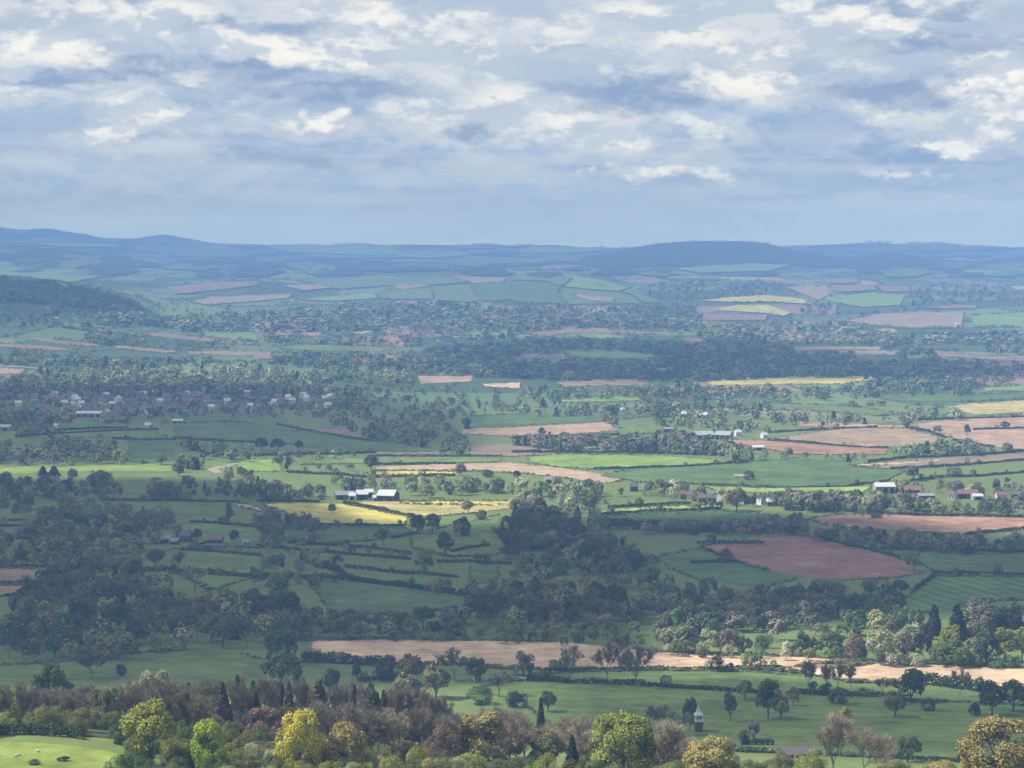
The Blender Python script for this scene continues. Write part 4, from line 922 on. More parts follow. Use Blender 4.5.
HEDGES = [
 ([(-10,735),(30,735),(72,738),(80,740)], 'thick dark hedge behind the sunlit meadow', 2.6),
 ([(512,679.5),(571,684),(643,685.5),(726,691.5),(770,695)], 'long dark hedge across the green field carrying the pair of bare trees', 2.3),
 ([(540,672.5),(600,671),(680,669.5),(768,668),(785,669)], 'thin dark hedge along the front edge of the stubble', 1.6),
 ([(796,694),(840,696.5),(881,697.5)], 'dark hedge under the row of bare trees', 2.2),
 ([(925,684),(950,688),(985,692)], 'bushy dark hedge between the two big dark trees', 5.0),
 ([(880,758.5),(930,761),(985,764)], 'thin dark hedge along the bottom of the right field', 1.4),
 ([(748,745),(773,745.5)], 'short black hedge left of the long grey roof, upper of two', 2.2),
 ([(740,752),(772,753)], 'short black hedge left of the long grey roof, lower of two', 1.8),
 ([(301,661.5),(340,663.5),(372,665.5),(396,668)], 'bushy hedge along the front of the stubble by the green paddock', 4.5),
 ([(358,682),(379,679.3),(398,680)], 'dark hedge across the small green paddock', 1.7),
 ([(528,677),(548,679.5),(570,683.5)], 'dark hedge leading from the white cottage to the field', 2.0),
 ([(-10,567.6),(25,567.4),(57,567.6)], 'dark hedge along the top of the upper brown plot', 1.8),
 ([(-10,584.3),(20,584.2),(47,584)], 'dark hedge between the two brown plots', 1.8),
 ([(5,596.5),(25,595.5),(48,593)], 'dark hedge under the lower brown plot', 1.8),
 ([(136,571),(178,573),(205,574.5),(262,578)], 'bushy dark hedge below the grey farm, by the spreading bare oak', 3.0),
 ([(180,551),(194,547.5),(208,543.5)], 'short hedge climbing to the grey farm', 1.8),
 ([(182,550.5),(220,553),(262,556.5)], 'thin hedge running right from the grey farm field', 1.8),
 ([(104,501),(180,501.5),(225,502.5),(240,502.5)], 'hedge along the top of the pasture behind the left wood', 2.0),
 ([(190,522.5),(230,525.2),(262,528.2)], 'thin hedge above the grey farm pasture', 1.8),
 ([(-8,521),(24,521.5)], 'thin hedge in the small field at the left edge, upper of two', 1.6),
 ([(-8,526.5),(24,527)], 'thin hedge in the small field at the left edge, lower of two', 1.6),
 ([(288,543.5),(348,547),(386,550),(412,554.5)], 'hedge below the dark round oak, upper of two parallel', 1.9),
 ([(256,547),(318,552),(386,557.5),(410,560)], 'hedge below the dark round oak, lower of two parallel', 1.9),
 ([(284,526.2),(325,526),(370,526.5),(406,526.3)], 'dark hedge along the bottom of the rape field', 2.2),
 ([(391,539),(404,536.5),(418,534)], 'short slanting hedge by the pair of dark oaks', 1.8),
 ([(451,552.5),(470,548.5),(490,546)], 'short slanting hedge right of the upright oak', 1.8),
 ([(345,567.5),(398,573.5),(430,575),(458,577.5)], 'hedge passing under the olive oak', 2.0),
 ([(256,578.5),(300,579.5),(345,580.3),(398,586.5),(464,596),(475,598)], 'thick sagging hedge above the shaded crop field', 3.6),
 ([(437,562.5),(470,563),(512,564.5)], 'hedge leading to the dark middle wood', 1.8),
 ([(300,560),(318,565),(340,573),(346,578)], 'ragged thorn scrub on the shaded slope', 4.0),
 ([(343,504.5),(376,510.2),(411,517),(416,518)], 'dark hedge dividing the rape field from the faded strip', 3.0),
 ([(256,502.3),(290,502),(320,502.8)], 'hedge along the top of the rape field', 2.2),
 ([(276,425),(316,432.5),(351,439),(371,441.5)], 'thin curved hedge on the shaded rise', 2.2),
 ([(286,473),(346,475.8),(366,477.7),(410,477),(456,475.8)], 'dark hedge along the thin yellow strip', 2.4),
 ([(374,465.3),(410,464.8),(456,464.2)], 'dark hedge along the top of the sandy field', 2.2),
 ([(368,456.8),(430,456.6),(502,456.4)], 'dark hedge along the long green strip', 2.2),
 ([(254,456.5),(310,455),(376,453.5)], 'dark hedge right of the three black trees', 3.0),
 ([(512,453.3),(570,453),(632,453.2),(730,456)], 'dark hedge along the back of the bright green field', 3.0),
 ([(594,469.6),(625,469.2),(702,466),(748,462.5)], 'dark hedge between the bright green field and the large green field', 2.3),
 ([(600,516),(625,514.2),(652,512),(722,509.3)], 'dark hedge under the yellow green strip below the village', 2.4),
 ([(608,508.3),(650,506),(690,503.8)], 'dark hedge above the yellow green strip below the village', 2.2),
 ([(600,528),(672,531.8),(752,532)], 'bushy dark hedge line across the shaded crops', 7.0),
 ([(697,544.2),(730,544),(764,543.8)], 'dark hedge at the top of the maroon field', 2.2),
 ([(690,563.8),(715,563.2),(740,562.6)], 'short hedge at the corner of the maroon field', 2.0),
 ([(700,548.5),(712,553),(724,559)], 'short slanting hedge on the left end of the maroon field', 1.6),
 ([(512,439.3),(560,437.5),(619,435)], 'dark hedge under the pink ploughed field', 2.6),
 ([(910,482.3),(943,477.8),(985,476),(1034,472)], 'dark hedge above the farmyard green', 2.4),
 ([(768,440.6),(803,442.8),(858,447.8),(889,448.6)], 'dark hedge between the olive hill and the red strip', 2.2),
 ([(768,433.3),(800,431.3),(835,429.1),(878,427.6)], 'dark hedge over the back of the olive hill', 2.2),
 ([(905,427.8),(928,431.7),(948,439.2),(993,448)], 'dark hedge running down the pink slope', 2.4),
 ([(918,420.2),(970,418.8),(1034,417.2)], 'dark hedge across the upper pink slope', 2.4),
 ([(973,430.2),(1000,429.4),(1034,428.5)], 'dark hedge across the middle of the pink slope', 2.2),
 ([(868,462.7),(908,458.3),(983,455.2),(1034,450.5)], 'dark hedge along the top of the curved mauve strip', 2.4),
 ([(890,469.6),(948,466.6),(1034,459.8)], 'dark hedge under the curved mauve strip', 2.2),
 ([(785,510.5),(860,512.2),(918,516),(1034,518)], 'dark hedge along the back of the red field', 2.6),
 ([(966,535.5),(1000,532),(1034,529)], 'dark hedge under the right end of the red field', 2.2),
 ([(880,550.3),(953,550.3),(1034,552.8)], 'dark hedge behind the green fields on the right', 2.2),
 ([(816,537.5),(848,546),(880,552.8),(900,558)], 'thin dark hedge along the upper side of the maroon field', 1.8),
 ([(932,575),(980,575.6),(1034,576.8)], 'dark hedge along the top of the striped crop', 2.4),
 ([(934,575.5),(930,580),(921,587),(911,592)], 'curved hedge at the corner of the striped crop', 2.6),
 ([(112,439.4),(143,440.7),(176,440.2)], 'dark hedge in the town side pastures, lower', 2.4),
 ([(15,437.5),(60,434.2),(110,431.5),(158,430)], 'dark hedge in the town side pastures, middle', 2.6),
 ([(56,431),(90,429.2),(128,428)], 'dark hedge in the town side pastures, upper', 2.4),
 ([(172,439),(215,441.5),(258,443)], 'dark hedge under the wide shaded pasture below the town', 2.6),
 ([(702,484.8),(768,488),(844,487.2),(890,480.6)], 'thin hedge under the large green field', 1.6),
]
for h in HEDGES: hedge(h[0], h[1], h[2], 2.4 if h[2] < 4 else 5)

# ------------------------------------------------------------------ tree masses too many to count
def tint_mat(name):
    m, nt, b = nm(name)
    at_ = N(nt, 'ShaderNodeAttribute', attribute_name='tint')
    geo = N(nt, 'ShaderNodeNewGeometry'); nz = N(nt, 'ShaderNodeTexNoise', i_Scale=.12, i_Detail=3.0); L(nt, geo.outputs['Position'], nz.inputs['Vector'])
    hs = N(nt, 'ShaderNodeHueSaturation'); L(nt, at_.outputs['Color'], hs.inputs['Color']); L(nt, math_(nt, 'MULTIPLY', math_(nt, 'MULTIPLY_ADD', nz.outputs[0], .8, .6), math_(nt, 'MULTIPLY_ADD', geo.outputs['Random Per Island'], .4, .8)), hs.inputs['Value'])
    L(nt, hs.outputs[0], b.inputs['Base Color']); return m
TINT = tint_mat('mixed_foliage')
_tq = {}
for lod, (n, s) in enumerate(((420, .095), (90, .17), (24, .32))):
    for v in range(4):
        r_ = np.random.default_rng([5, lod, v]); q, _lc = crown(r_, n, s, ('round', 'dome', 'round', 'bush')[v], (.2, .7, 1.3)[lod]); _tq[lod, v] = q.astype(np.float32)
        q = conifer_quads(r_, n, s * .8, .22); _tq[lod, v + 4] = q.astype(np.float32)
class Mass:
    def __init__(self, name, label): self.name, self.label, self.q, self.c, self.n = name, label, [], [], 0
    def add(self, g, h, w, col, fir=False, thin=1.0):
        D = g[1]; lod = 0 if D < 2100 else 1 if D < 4200 else 2
        v = int(R.integers(0, 4)) + (4 if fir else 0)
        a = R.uniform(0, 6.28); ca, sa = math.cos(a), math.sin(a); q = _tq[lod, v]
        x = q[..., 0] * ca - q[..., 1] * sa; y = q[..., 0] * sa + q[..., 1] * ca
        wb = (.42 if fir else (1.0, 1.22, 1.0, 1.4)[v % 4])
        s = w / wb
        self.q.append(np.stack([x * s + g[0], y * s + g[1], q[..., 2] * h + g[2] - .03 * h], -1).reshape(-1, 3))
        c = np.array(LC[col] if isinstance(col, str) else col) * (R.uniform(.8, 1.25) if D < 2300 else R.uniform(.92, 1.1)) * (1.5 if D > 4000 else 1.3 if D > 2300 else 1.25) * R.normal(1, .06, 3)  # crowns lightened with distance: haze worked into their colour
        self.c.append(np.broadcast_to(np.clip(c, .01, 1), (q.shape[0] * 4, 3))); self.n += 1
    def build(self):
        q = np.concatenate(self.q); c = np.concatenate(self.c)
        o0 = q.mean(0); me = quads_mesh(self.name, q - o0, TINT)
        at_ = me.color_attributes.new('tint', 'FLOAT_COLOR', 'POINT')
        at_.data.foreach_set('color', np.concatenate([c, np.ones((len(c), 1))], 1).astype(np.float32).ravel())
        link(self.name, me, None, o0, kind='stuff', label=self.label, category='woodland')
DARKMIX = ['dark', 'dark', 'green', 'darktwig', 'purple', 'olive', 'conifer']
MIDMIX = ['dark', 'green', 'olive', 'darktwig', 'dark', 'grey', 'mid']
FARMIX = ['dark', 'green', 'dark', 'olive', 'darktwig']
LIGHTMIX = ['grey', 'pale', 'mid', 'spring', 'olive', 'green']
BUSY = np.zeros((768, 1024), bool)
def blocked(px, yt, yb, w, frac=.22):
    x0, x1 = int(max(px - w * .4, 0)), int(min(px + w * .4 + 1, 1024)); y0, y1 = int(max(yt, 0)), int(min(round(yb), 767))
    if x1 <= x0 or y1 <= y0: return False
    return CLEAR[y0:y1 + 0 or None, x0:x1].mean() > frac
def fill(mass, poly, mix, hm=12, n=None, dens=1.0, fir=.08, frac=.3, hw=1.0):
    p = np.array(poly, float); x0, y0 = p.min(0); x1, y1 = p.max(0); ins = raster(poly)[4]
    yc = (y0 + y1) / 2; Dm = float(ground([(x0 + x1) / 2], [yc])[0, 1]); hp = hm / Dm * F
    n = n or int(ins.sum() / (hp * hp * .8) * 2.0 * dens)
    px = R.uniform(x0, x1, n * 3); yb = R.uniform(y0 + hp * .3, y1 + .6, n * 3)
    ok = inside(poly, px, yb - hp * .45); px, yb = px[ok][:n], yb[ok][:n]
    if not len(px): return
    g = ground(px, yb)
    for a, b, q in zip(px, yb, g):
        h = hm * R.uniform(.65, 1.2); hp_ = h / q[1] * F
        if blocked(a, b - hp_, b, hp_, frac): continue
        mass.add(q, h, h * R.uniform(.75, 1.15) * hw * (.5 if (f := R.uniform() < fir) else 1), mix[int(R.integers(len(mix)))] if not f else 'conifer', f)
_ph_ = R.uniform(0, 6, 8)
def clump(x, y): return np.sin(x / 37 + _ph_[0]) + np.sin(x / 71 + y / 9 + _ph_[1]) + np.sin(y / 5.5 + x / 130 + _ph_[2]) + np.sin(x / 19 - y / 7 + _ph_[3])
def scatter(mass, n, y0, y1, thr, mix, hm, frac, x0=-20, x1=1044):
    px = R.uniform(x0, x1, n * 6); yb = R.uniform(y0, y1, n * 6); ok = clump(px, yb) > thr
    px, yb = px[ok][:n], yb[ok][:n]; g = ground(px, yb)
    for a, b, q in zip(px, yb, g):
        h = hm * R.uniform(.6, 1.25); hp_ = h / q[1] * F
        if blocked(a, b - hp_, b, hp_, frac): continue
        mass.add(q, h, h * R.uniform(.8, 1.3), mix[int(R.integers(len(mix)))])
near = Mass('valley_woodland', 'shaded woods and thickets in the middle of the valley')
for poly, mix, hm, d in [
 ([(-5,443),(30,441),(62,440),(110,439),(127,462),(124,466),(-5,467)], ['dark', 'purple', 'olive', 'darktwig', 'mid', 'purple'], 14, 1.1),
 ([(-5,440),(12,442),(14,464),(-5,464)], ['spring', 'mid'], 13, .6), ([(98,447),(118,448),(126,464),(100,465)], ['olive', 'grey'], 13, .9),
 ([(-5,477),(40,471),(90,473),(118,475),(124,490),(90,501),(-5,501)], DARKMIX, 13, 1.0),
 ([(128,480),(160,476),(165,496),(128,498)], ['purple', 'darktwig', 'olive'], 14, 1.0), ([(163,488),(195,478),(212,482),(256,482),(258,499),(190,499),(130,501),(130,494)], MIDMIX, 12, 1.0),
 ([(-5,499),(60,498),(100,505),(60,508),(-5,516)], MIDMIX, 10, .8),
 ([(-5,530),(16,530),(40,548),(60,556),(60,567),(-5,566)], ['dark', 'olive', 'darktwig'], 12, .8),
 ([(60,557),(130,549),(150,553),(150,572),(120,575),(60,572)], ['olive', 'dark', 'twig'], 11, .8),
 ([(256,483),(300,489),(330,491),(331,503),(256,500)], DARKMIX, 12, 1.1),
 ([(378,482),(440,479),(512,482),(512,497),(470,498),(400,490)], ['grey', 'pale', 'olive', 'mid', 'twig'], 12, 1.2), ([(330,476),(376,478),(380,492),(330,492)], MIDMIX, 11, .8),
 ([(457,466),(478,468),(500,474),(492,479),(458,478)], ['dark', 'green', 'olive'], 10, .9),
 ([(512,481),(560,483),(610,480),(640,478),(690,482),(728,486),(735,500),(700,490),(670,492),(640,491),(600,494),(592,508),(600,516),(570,522),(540,520),(512,516)], ['grey', 'olive', 'mid', 'dark', 'twig', 'pale'], 12, 1.15),
 ([(560,484),(585,486),(600,498),(592,514),(560,506)], ['mid', 'grey', 'green'], 14, .8),
 ([(598,519),(620,516),(600,532),(580,530),(560,524)], DARKMIX, 12, .9),
 ([(668,491),(690,489),(735,489),(738,504),(690,497)], ['grey', 'olive', 'pale', 'mid'], 9, .6),
 ([(735,499),(770,494),(800,492),(850,494),(900,497),(940,506),(1030,500),(1030,514),(950,513),(900,512),(850,510),(770,504)], DARKMIX + ['twig', 'grey'], 10, 2.2),
 ([(840,489),(880,493),(900,505),(850,508),(780,503),(780,494)], ['grey', 'mid', 'olive'], 10, .6),
 ([(815,530),(850,529),(900,533),(950,540),(1030,541),(1030,554),(950,549),(880,543),(815,537)], ['darktwig', 'purple', 'dark', 'olive'], 10, 2.6),
 ([(762,519),(806,519),(812,536),(762,537)], ['darktwig', 'purple', 'dark'], 11, 2.0),
 ([(640,522),(700,520),(762,522),(768,536),(720,532),(640,530)], ['darktwig', 'purple', 'olive', 'dark'], 9, 1.6),
 ([(484,552),(500,556),(560,578),(512,584),(470,590)], ['dark', 'olive', 'green'], 9, .5),
 ([(590,578),(640,580),(690,583),(660,592),(640,598),(600,582)], ['olive', 'dark', 'grey'], 10, .8),
 ([(474,625),(560,626),(640,628),(680,634),(660,648),(560,640),(480,638)], ['dark', 'mid', 'olive'], 7, .8),
 ([(650,615),(700,626),(768,630),(840,618),(900,612),(1030,600),(1030,640),(920,632),(840,634),(760,634),(660,632)], DARKMIX, 12, 1.1),
 ([(660,640),(780,642),(900,648),(1030,656),(1030,667),(900,662),(780,655),(660,653)], ['mid', 'grey', 'green', 'pale'], 7, .8),
 ([(300,640),(400,636),(470,634),(470,640),(380,639),(310,642)], ['dark', 'olive', 'purple'], 5, .8),
 ([(262,545),(300,550),(345,563),(300,566),(262,572)], ['purple', 'olive', 'dark'], 8, .8), ([(256,574),(300,575),(340,582),(300,590),(256,588)], ['olive', 'dark', 'purple'], 10, .7),
 ([(420,580),(470,582),(500,588),(470,600),(440,596)], MIDMIX, 10, .8),
 ([(170,440),(200,436),(205,456),(195,472),(170,470)], DARKMIX, 13, .7), ([(196,445),(250,442),(256,458),(215,464),(205,458)], MIDMIX, 11, .6),
 ([(206,474),(250,466),(262,476),(256,488),(215,482)], MIDMIX, 10, .7), ([(256,456),(320,450),(370,450),(400,458),(376,468),(290,472),(262,460)], MIDMIX, 9, .35),
]: fill(near, poly, mix, hm, dens=d * 1.3, frac=.4, fir=.04)
for poly, mix, hm in WOODS: fill(near, poly, [c if c != 'conifer' else 'olive' for c in mix] + ['olive', 'green', 'twig'], hm, dens=1.15, hw=1.1)
def edges(mass, d0, d1, step, hr, pr):
    # rough margins: thorn, bramble and hedge along the sides of the fields
    for k_, poly in FIELDS:
        if k_ in ('lane', 'woodshade', 'meadow'): continue
        p = np.array(poly, float)
        for a, b in zip(p, np.roll(p, -1, 0)):
            if R.uniform() > pr or min(a[1], b[1]) > 764: continue
            n = int(np.hypot(*(b - a)) / step); 
            if not n: continue
            t = (np.arange(n) + R.uniform(0, 1, n)) / n; q = a + (b - a) * t[:, None] + R.normal(0, .35, (n, 2)); g = ground(q[:, 0], q[:, 1] + .3); hs = R.uniform(.6, 1)
            for c_ in g:
                if d0 <= c_[1] < d1 and R.uniform() < .8:
                    h = R.uniform(*hr) * hs; mass.add(c_, h, h * R.uniform(1.2, 2.6), ['dark', 'olive', 'green', 'purple', 'darktwig'][int(R.integers(5))])
for h_ in HEDGES:   # a tree let up here and there in the hedges
    p = np.array(h_[0], float)
    for a, b in zip(p[:-1], p[1:]):
        for _ in range(int(R.poisson(np.hypot(*(b - a)) / 26))):
            q = a + (b - a) * R.uniform(); c_ = ground([q[0]], [q[1]])[0]; h = R.uniform(3.5, 8)
            if c_[1] > 900: near.add(c_, h, h * R.uniform(.8, 1.2), MIDMIX[int(R.integers(7))])
for xa_, xb_ in ((1046, 1420), (-400, -22)):
    scatter(near, 420, 470, 760, .3, MIDMIX, 10, 1.1, xa_, xb_)
edges(near, 800, 2600, 1.7, (1.0, 2.6), .8)
near.build()
town_trees = Mass('town_woodland', 'trees and thickets around the town and along the plain beyond the near farms')
for poly, mix, hm, d in [
 ([(-5,373),(60,369),(160,369),(250,366),(300,369),(332,379),(332,392),(250,391),(130,388),(-5,394)], ['grey', 'mid', 'pale', 'olive', 'mid'], 15, 1.2),
 ([(-5,386),(130,384),(250,386),(340,388),(420,392),(420,398),(-5,398)], DARKMIX, 12, 1.0),
 ([(330,366),(362,368),(364,384),(332,384)], ['mid', 'green'], 15, 1.0), ([(366,370),(410,372),(420,384),(370,386)], ['grey', 'mid', 'olive'], 14, 1.1),
 ([(-5,396),(60,396),(110,400),(250,398),(330,400),(470,404),(470,420),(430,424),(340,416),(256,419),(130,416),(-5,424)], DARKMIX, 6, .12),
 ([(-5,412),(60,410),(66,424),(48,436),(-5,440)], DARKMIX, 12, 1.0),
 ([(150,414),(256,412),(330,416),(400,424),(440,420),(512,412),(512,400),(430,396),(330,402),(300,408)], DARKMIX, 8, .4),
 ([(420,418),(470,420),(468,440),(470,448),(430,446),(340,428),(330,418)], DARKMIX, 12, .8),
 ([(368,424),(415,428),(416,442),(370,440)], ['purple', 'darktwig', 'dark'], 15, .9), ([(440,442),(475,444),(482,456),(442,454)], MIDMIX, 13, 1.0),
 ([(512,387),(600,385),(700,384),(770,386),(830,388),(900,386),(980,387),(985,394),(880,396),(780,400),(700,397),(640,396),(512,397)], ['grey', 'mid', 'dark', 'olive', 'dark', 'green'], 12, 1.1),
 ([(512,399),(640,402),(680,397),(768,403),(800,409),(880,416),(900,420),(790,422),(740,412),(690,412),(640,414),(512,414)], MIDMIX, 12, .9),
 ([(650,410),(700,412),(768,414),(800,414),(890,418),(868,424),(795,422),(768,430),(690,432),(655,428)], ['grey', 'dark', 'mid', 'olive', 'dark'], 11, .7),
 ([(910,408),(950,406),(975,413),(970,418),(920,421),(905,418)], ['grey', 'darktwig', 'mid'], 13, 1.0),
 ([(508,440),(560,436),(600,435),(690,435),(735,446),(736,453),(650,453),(560,451),(508,446)], ['dark', 'darktwig', 'purple', 'darktwig', 'green'], 12, 2.6),
 ([(700,446),(768,446),(800,452),(870,456),(868,460),(800,458),(740,462),(730,456)], ['grey', 'olive', 'dark'], 8, .6),
 ([(884,445),(930,438),(948,440),(978,447),(975,456),(930,455),(884,454)], ['grey', 'dark', 'olive', 'green', 'mid'], 12, 2.2),
 ([(978,447),(1030,448),(1030,455),(978,456)], MIDMIX, 9, .8),
 ([(862,486),(880,480),(960,482),(1030,484),(1030,500),(960,497),(900,494)], ['olive', 'grey', 'twig', 'purple'], 8, .45),
]: fill(town_trees, poly, mix, hm, dens=d * 1.25, frac=.38, hw=1.1)
# hedgerow trees scattered over the plain
scatter(town_trees, 260, 385, 470, .7, MIDMIX, 9, .08)
scatter(town_trees, 160, 384, 420, .1, DARKMIX, 8, .1)
edges(town_trees, 2600, 4200, 1.4, (1.5, 4), .75)
town_trees.build()
far = Mass('far_woodland', 'dark woods and hedgerow trees fading towards the hills')
for poly, mix, hm, d in [
 ([(-5,275),(40,281),(80,287),(110,294),(140,307),(150,314),(120,313),(60,303),(20,301),(-5,302)], ['dark', 'conifer', 'dark'], 13, 2.0),
 ([(-5,302),(40,304),(110,314),(140,318),(100,322),(20,318),(-5,312)], MIDMIX, 12, .5), ([(92,312),(130,312),(160,318),(256,318),(256,330),(180,326),(100,322)], ['olive', 'mid', 'dark', 'grey'], 13, 1.1),
 ([(-5,318),(60,320),(100,327),(60,328),(-5,326)], DARKMIX, 11, .7), ([(80,333),(120,331),(140,340),(130,345),(90,342)], DARKMIX, 12, 1.1), ([(150,334),(212,340),(256,344),(256,348),(180,345)], DARKMIX, 10, .8),
 ([(-5,345),(60,354),(160,358),(256,361),(256,368),(120,366),(-5,362)], DARKMIX, 11, .9), ([(40,360),(90,356),(130,360),(160,366),(60,368)], ['olive', 'grey', 'mid'], 12, .8),
 ([(130,318),(256,312),(330,305),(420,300),(512,308),(512,330),(400,328),(256,332),(180,330)], DARKMIX + ['mid', 'grey'], 13, 1.1),
 ([(433,300),(460,302),(460,312),(434,312)], ['conifer', 'dark'], 16, 1.2),
 ([(370,322),(512,320),(640,322),(640,326),(512,333),(460,336),(380,338)], MIDMIX, 12, .8),
 ([(256,336),(330,334),(420,338),(512,334),(512,344),(400,345),(300,342),(256,346)], DARKMIX, 12, .9), 
 ([(272,352),(330,350),(400,353),(470,347),(512,350),(512,372),(440,374),(400,368),(330,366),(274,362)], DARKMIX, 13, 1.2),
 ([(400,366),(470,358),(500,362),(500,374),(430,376)], ['olive', 'mid', 'dark'], 13, .9),
 ([(440,350),(530,339),(620,341),(700,346),(768,347),(830,353),(920,361),(938,376),(905,377),(768,376),(704,381),(650,381),(600,379),(512,378),(440,370)], ['dark', 'dark', 'conifer', 'darktwig', 'conifer', 'green'], 14, 1.35),
 ([(512,304),(620,306),(690,304),(702,312),(702,330),(660,330),(610,326),(512,333)], DARKMIX, 13, 1.1), ([(512,291),(545,292),(546,300),(512,304)], ['dark', 'conifer'], 14, 1.2),
 ([(640,283),(700,281),(768,280),(790,284),(768,294),(700,300),(660,300),(640,290)], MIDMIX, 12, .8),
 ([(700,321),(768,322),(840,322),(870,328),(900,335),(1030,330),(1030,345),(900,345),(768,345),(700,342)], MIDMIX + ['grey'], 12, 1.0),
 ([(800,312),(845,318),(870,310),(950,296),(1000,290),(1030,290),(1030,294),(960,302),(880,312),(850,320)], DARKMIX, 12, .9),
 ([(908,286),(950,284),(1030,284),(1030,300),(960,300),(900,302)], DARKMIX, 12, .7), ([(880,340),(905,336),(922,345),(915,360),(890,352)], DARKMIX, 13, 1.0),
 ([(920,352),(940,350),(944,372),(918,372)], ['conifer', 'dark'], 14, 1.1), ([(768,350),(830,353),(920,361),(1030,364),(1030,376),(930,376),(768,376)], DARKMIX, 13, 1.1),
 ([(983,340),(1030,340),(1030,353),(983,354)], ['dark', 'green'], 13, 1.0), ([(940,362),(1030,364),(1030,386),(960,386),(930,378)], MIDMIX, 12, .8),
 ([(850,376),(908,379),(985,382),(980,388),(900,388),(840,386)], DARKMIX, 12, 1.1), ([(812,296),(830,296),(830,318),(800,318),(800,306)], DARKMIX, 11, .8),
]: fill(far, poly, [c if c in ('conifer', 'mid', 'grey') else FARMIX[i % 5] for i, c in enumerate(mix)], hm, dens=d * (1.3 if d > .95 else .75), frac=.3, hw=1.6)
for x0_, x1_, yb_ in ((600, 800, None), (0, 130, None), (300, 560, None), (840, 1030, None)):
    for Dc in (10400, 13100):
        xs_ = np.arange(x0_, x1_, 1.6); X_ = (xs_ - 512) / (F * CT) * Dc
        for a_, b_ in zip(X_, np.sin(xs_ / 23 + Dc) + np.sin(xs_ / 9.1)):
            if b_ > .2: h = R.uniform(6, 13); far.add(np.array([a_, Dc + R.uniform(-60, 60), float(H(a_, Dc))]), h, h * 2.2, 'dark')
scatter(far, 900, 300, 386, .6, FARMIX, 9, .1)
# trees standing in the hedges of the far patchwork
_k = 0
for _i in range(5200):
    v_ = R.uniform(2800, 9000); row_ = math.floor(v_ / CV); lim = .26 * v_
    if R.uniform() < .55: v_ = round(v_ / CV) * CV; u_ = R.uniform(-lim, lim)
    else: u_ = (round(R.uniform(-lim, lim) / CU) - (row_ * .37 % 1)) * CU
    x_, y_ = unwarp(np.array([u_]), np.array([v_])); x_, y_ = float(x_[0]), float(y_[0])
    if y_ < 2800: continue
    z_ = float(H(x_, y_)); a, b, fw = proj(x_, y_, z_)
    if not -20 < a < 1044: continue
    h = R.uniform(3, 8.5); hp_ = h / fw * F
    if blocked(a, b - hp_, b, hp_, .12): continue
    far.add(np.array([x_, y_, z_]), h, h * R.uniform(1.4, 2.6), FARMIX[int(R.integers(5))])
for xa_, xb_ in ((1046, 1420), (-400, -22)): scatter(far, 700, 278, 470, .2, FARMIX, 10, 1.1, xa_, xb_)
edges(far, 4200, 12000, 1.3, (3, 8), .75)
far.build()
print('MASS', near.n, town_trees.n, far.n, COUNT)
# ------------------------------------------------------------------ buildings
BRICK = plain('red_brick', (.155, .095, .078), .9, .2, 2); DBRICK = plain('dark_brick', (.12, .08, .075), .9, .2, 2); STONE = plain('pale_render', (.42, .38, .33), .85, .08, 1); CREAM = plain('cream_render', (.60, .57, .51), .85, .06, 1)
SLATE = plain('purple_slate', (.11, .095, .11), .6, .2, 1.5); TILE = plain('red_tile', (.17, .105, .085), .8, .2, 1.5); TIN = plain('pale_sheet_roof', (.44, .44, .44), .8, .05, .4); GTIN = plain('grey_sheet_roof', (.22, .21, .22), .85, .1, .4); TIMBER = plain('dark_cladding', (.10, .075, .065), .85, .2, 2)
DARKO = plain('dark_opening', (.02, .02, .025), .5, .1, 1); WHITE = plain('white_paint', (.60, .59, .56), .5, .04, 1); CONC = plain('barn_cladding', (.30, .27, .25), .8, .15, .8); BLUE = plain('blue_sheet', (.05, .07, .16), .5, .1, .5); GLASSR = plain('pale_glass_roof', (.30, .31, .31), .7, .06, .6)

def boxq(x0, x1, y0, y1, z0, z1):
    v = np.array([(x0, y0, z0), (x1, y0, z0), (x1, y1, z0), (x0, y1, z0), (x0, y0, z1), (x1, y0, z1), (x1, y1, z1), (x0, y1, z1)], float)
    return v[np.array([(0, 3, 2, 1), (4, 5, 6, 7), (0, 1, 5, 4), (1, 2, 6, 5), (2, 3, 7, 6), (3, 0, 4, 7)])]
def wall_me(l, d, he, hr, mat):
    a, b = l / 2, d / 2
    v = [(-a, -b, -1), (a, -b, -1), (a, b, -1), (-a, b, -1), (-a, -b, he), (a, -b, he), (a, b, he), (-a, b, he), (-a, 0, hr), (a, 0, hr)]
    f = [(0, 1, 5, 4), (2, 3, 7, 6), (1, 2, 6, 9, 5), (3, 0, 4, 8, 7)]
    me = bpy.data.meshes.new('wall'); me.from_pydata(v, [], f); me.materials.append(mat); return me
def roof_me(l, d, he, hr, mat, t=.22, ov=.35):
    a, b = l / 2 + ov, d / 2; k = (hr - he) / b; b2 = b + ov; ze = he - k * ov
    v = []
    for x in (-a, a): v += [(x, -b2, ze), (x, 0, hr), (x, b2, ze), (x, b2, ze + t), (x, 0, hr + t), (x, -b2, ze + t)]
    f = [(0, 6, 7, 1), (1, 7, 8, 2), (3, 9, 10, 4), (4, 10, 11, 5), (5, 11, 6, 0), (2, 8, 9, 3), (0, 1, 4, 5), (1, 2, 3, 4), (6, 11, 10, 7), (7, 10, 9, 8)]
    me = bpy.data.meshes.new('roof'); me.from_pydata([(x, y, z + .02) for x, y, z in v], [], f); me.materials.append(mat); return me
def panel(name, x0, x1, y, z0, z1, mat, parent): return link(name, quads_mesh(name, boxq(x0, x1, y - .06, y, z0, z1), mat), parent)
def chimney_me(x, z): return quads_mesh('chimney', np.concatenate([boxq(x - .45, x + .45, -.45, .45, z - 1, z + 1.2), boxq(x - .55, x + .55, -.55, .55, z + 1.2, z + 1.4)]), BRICK)
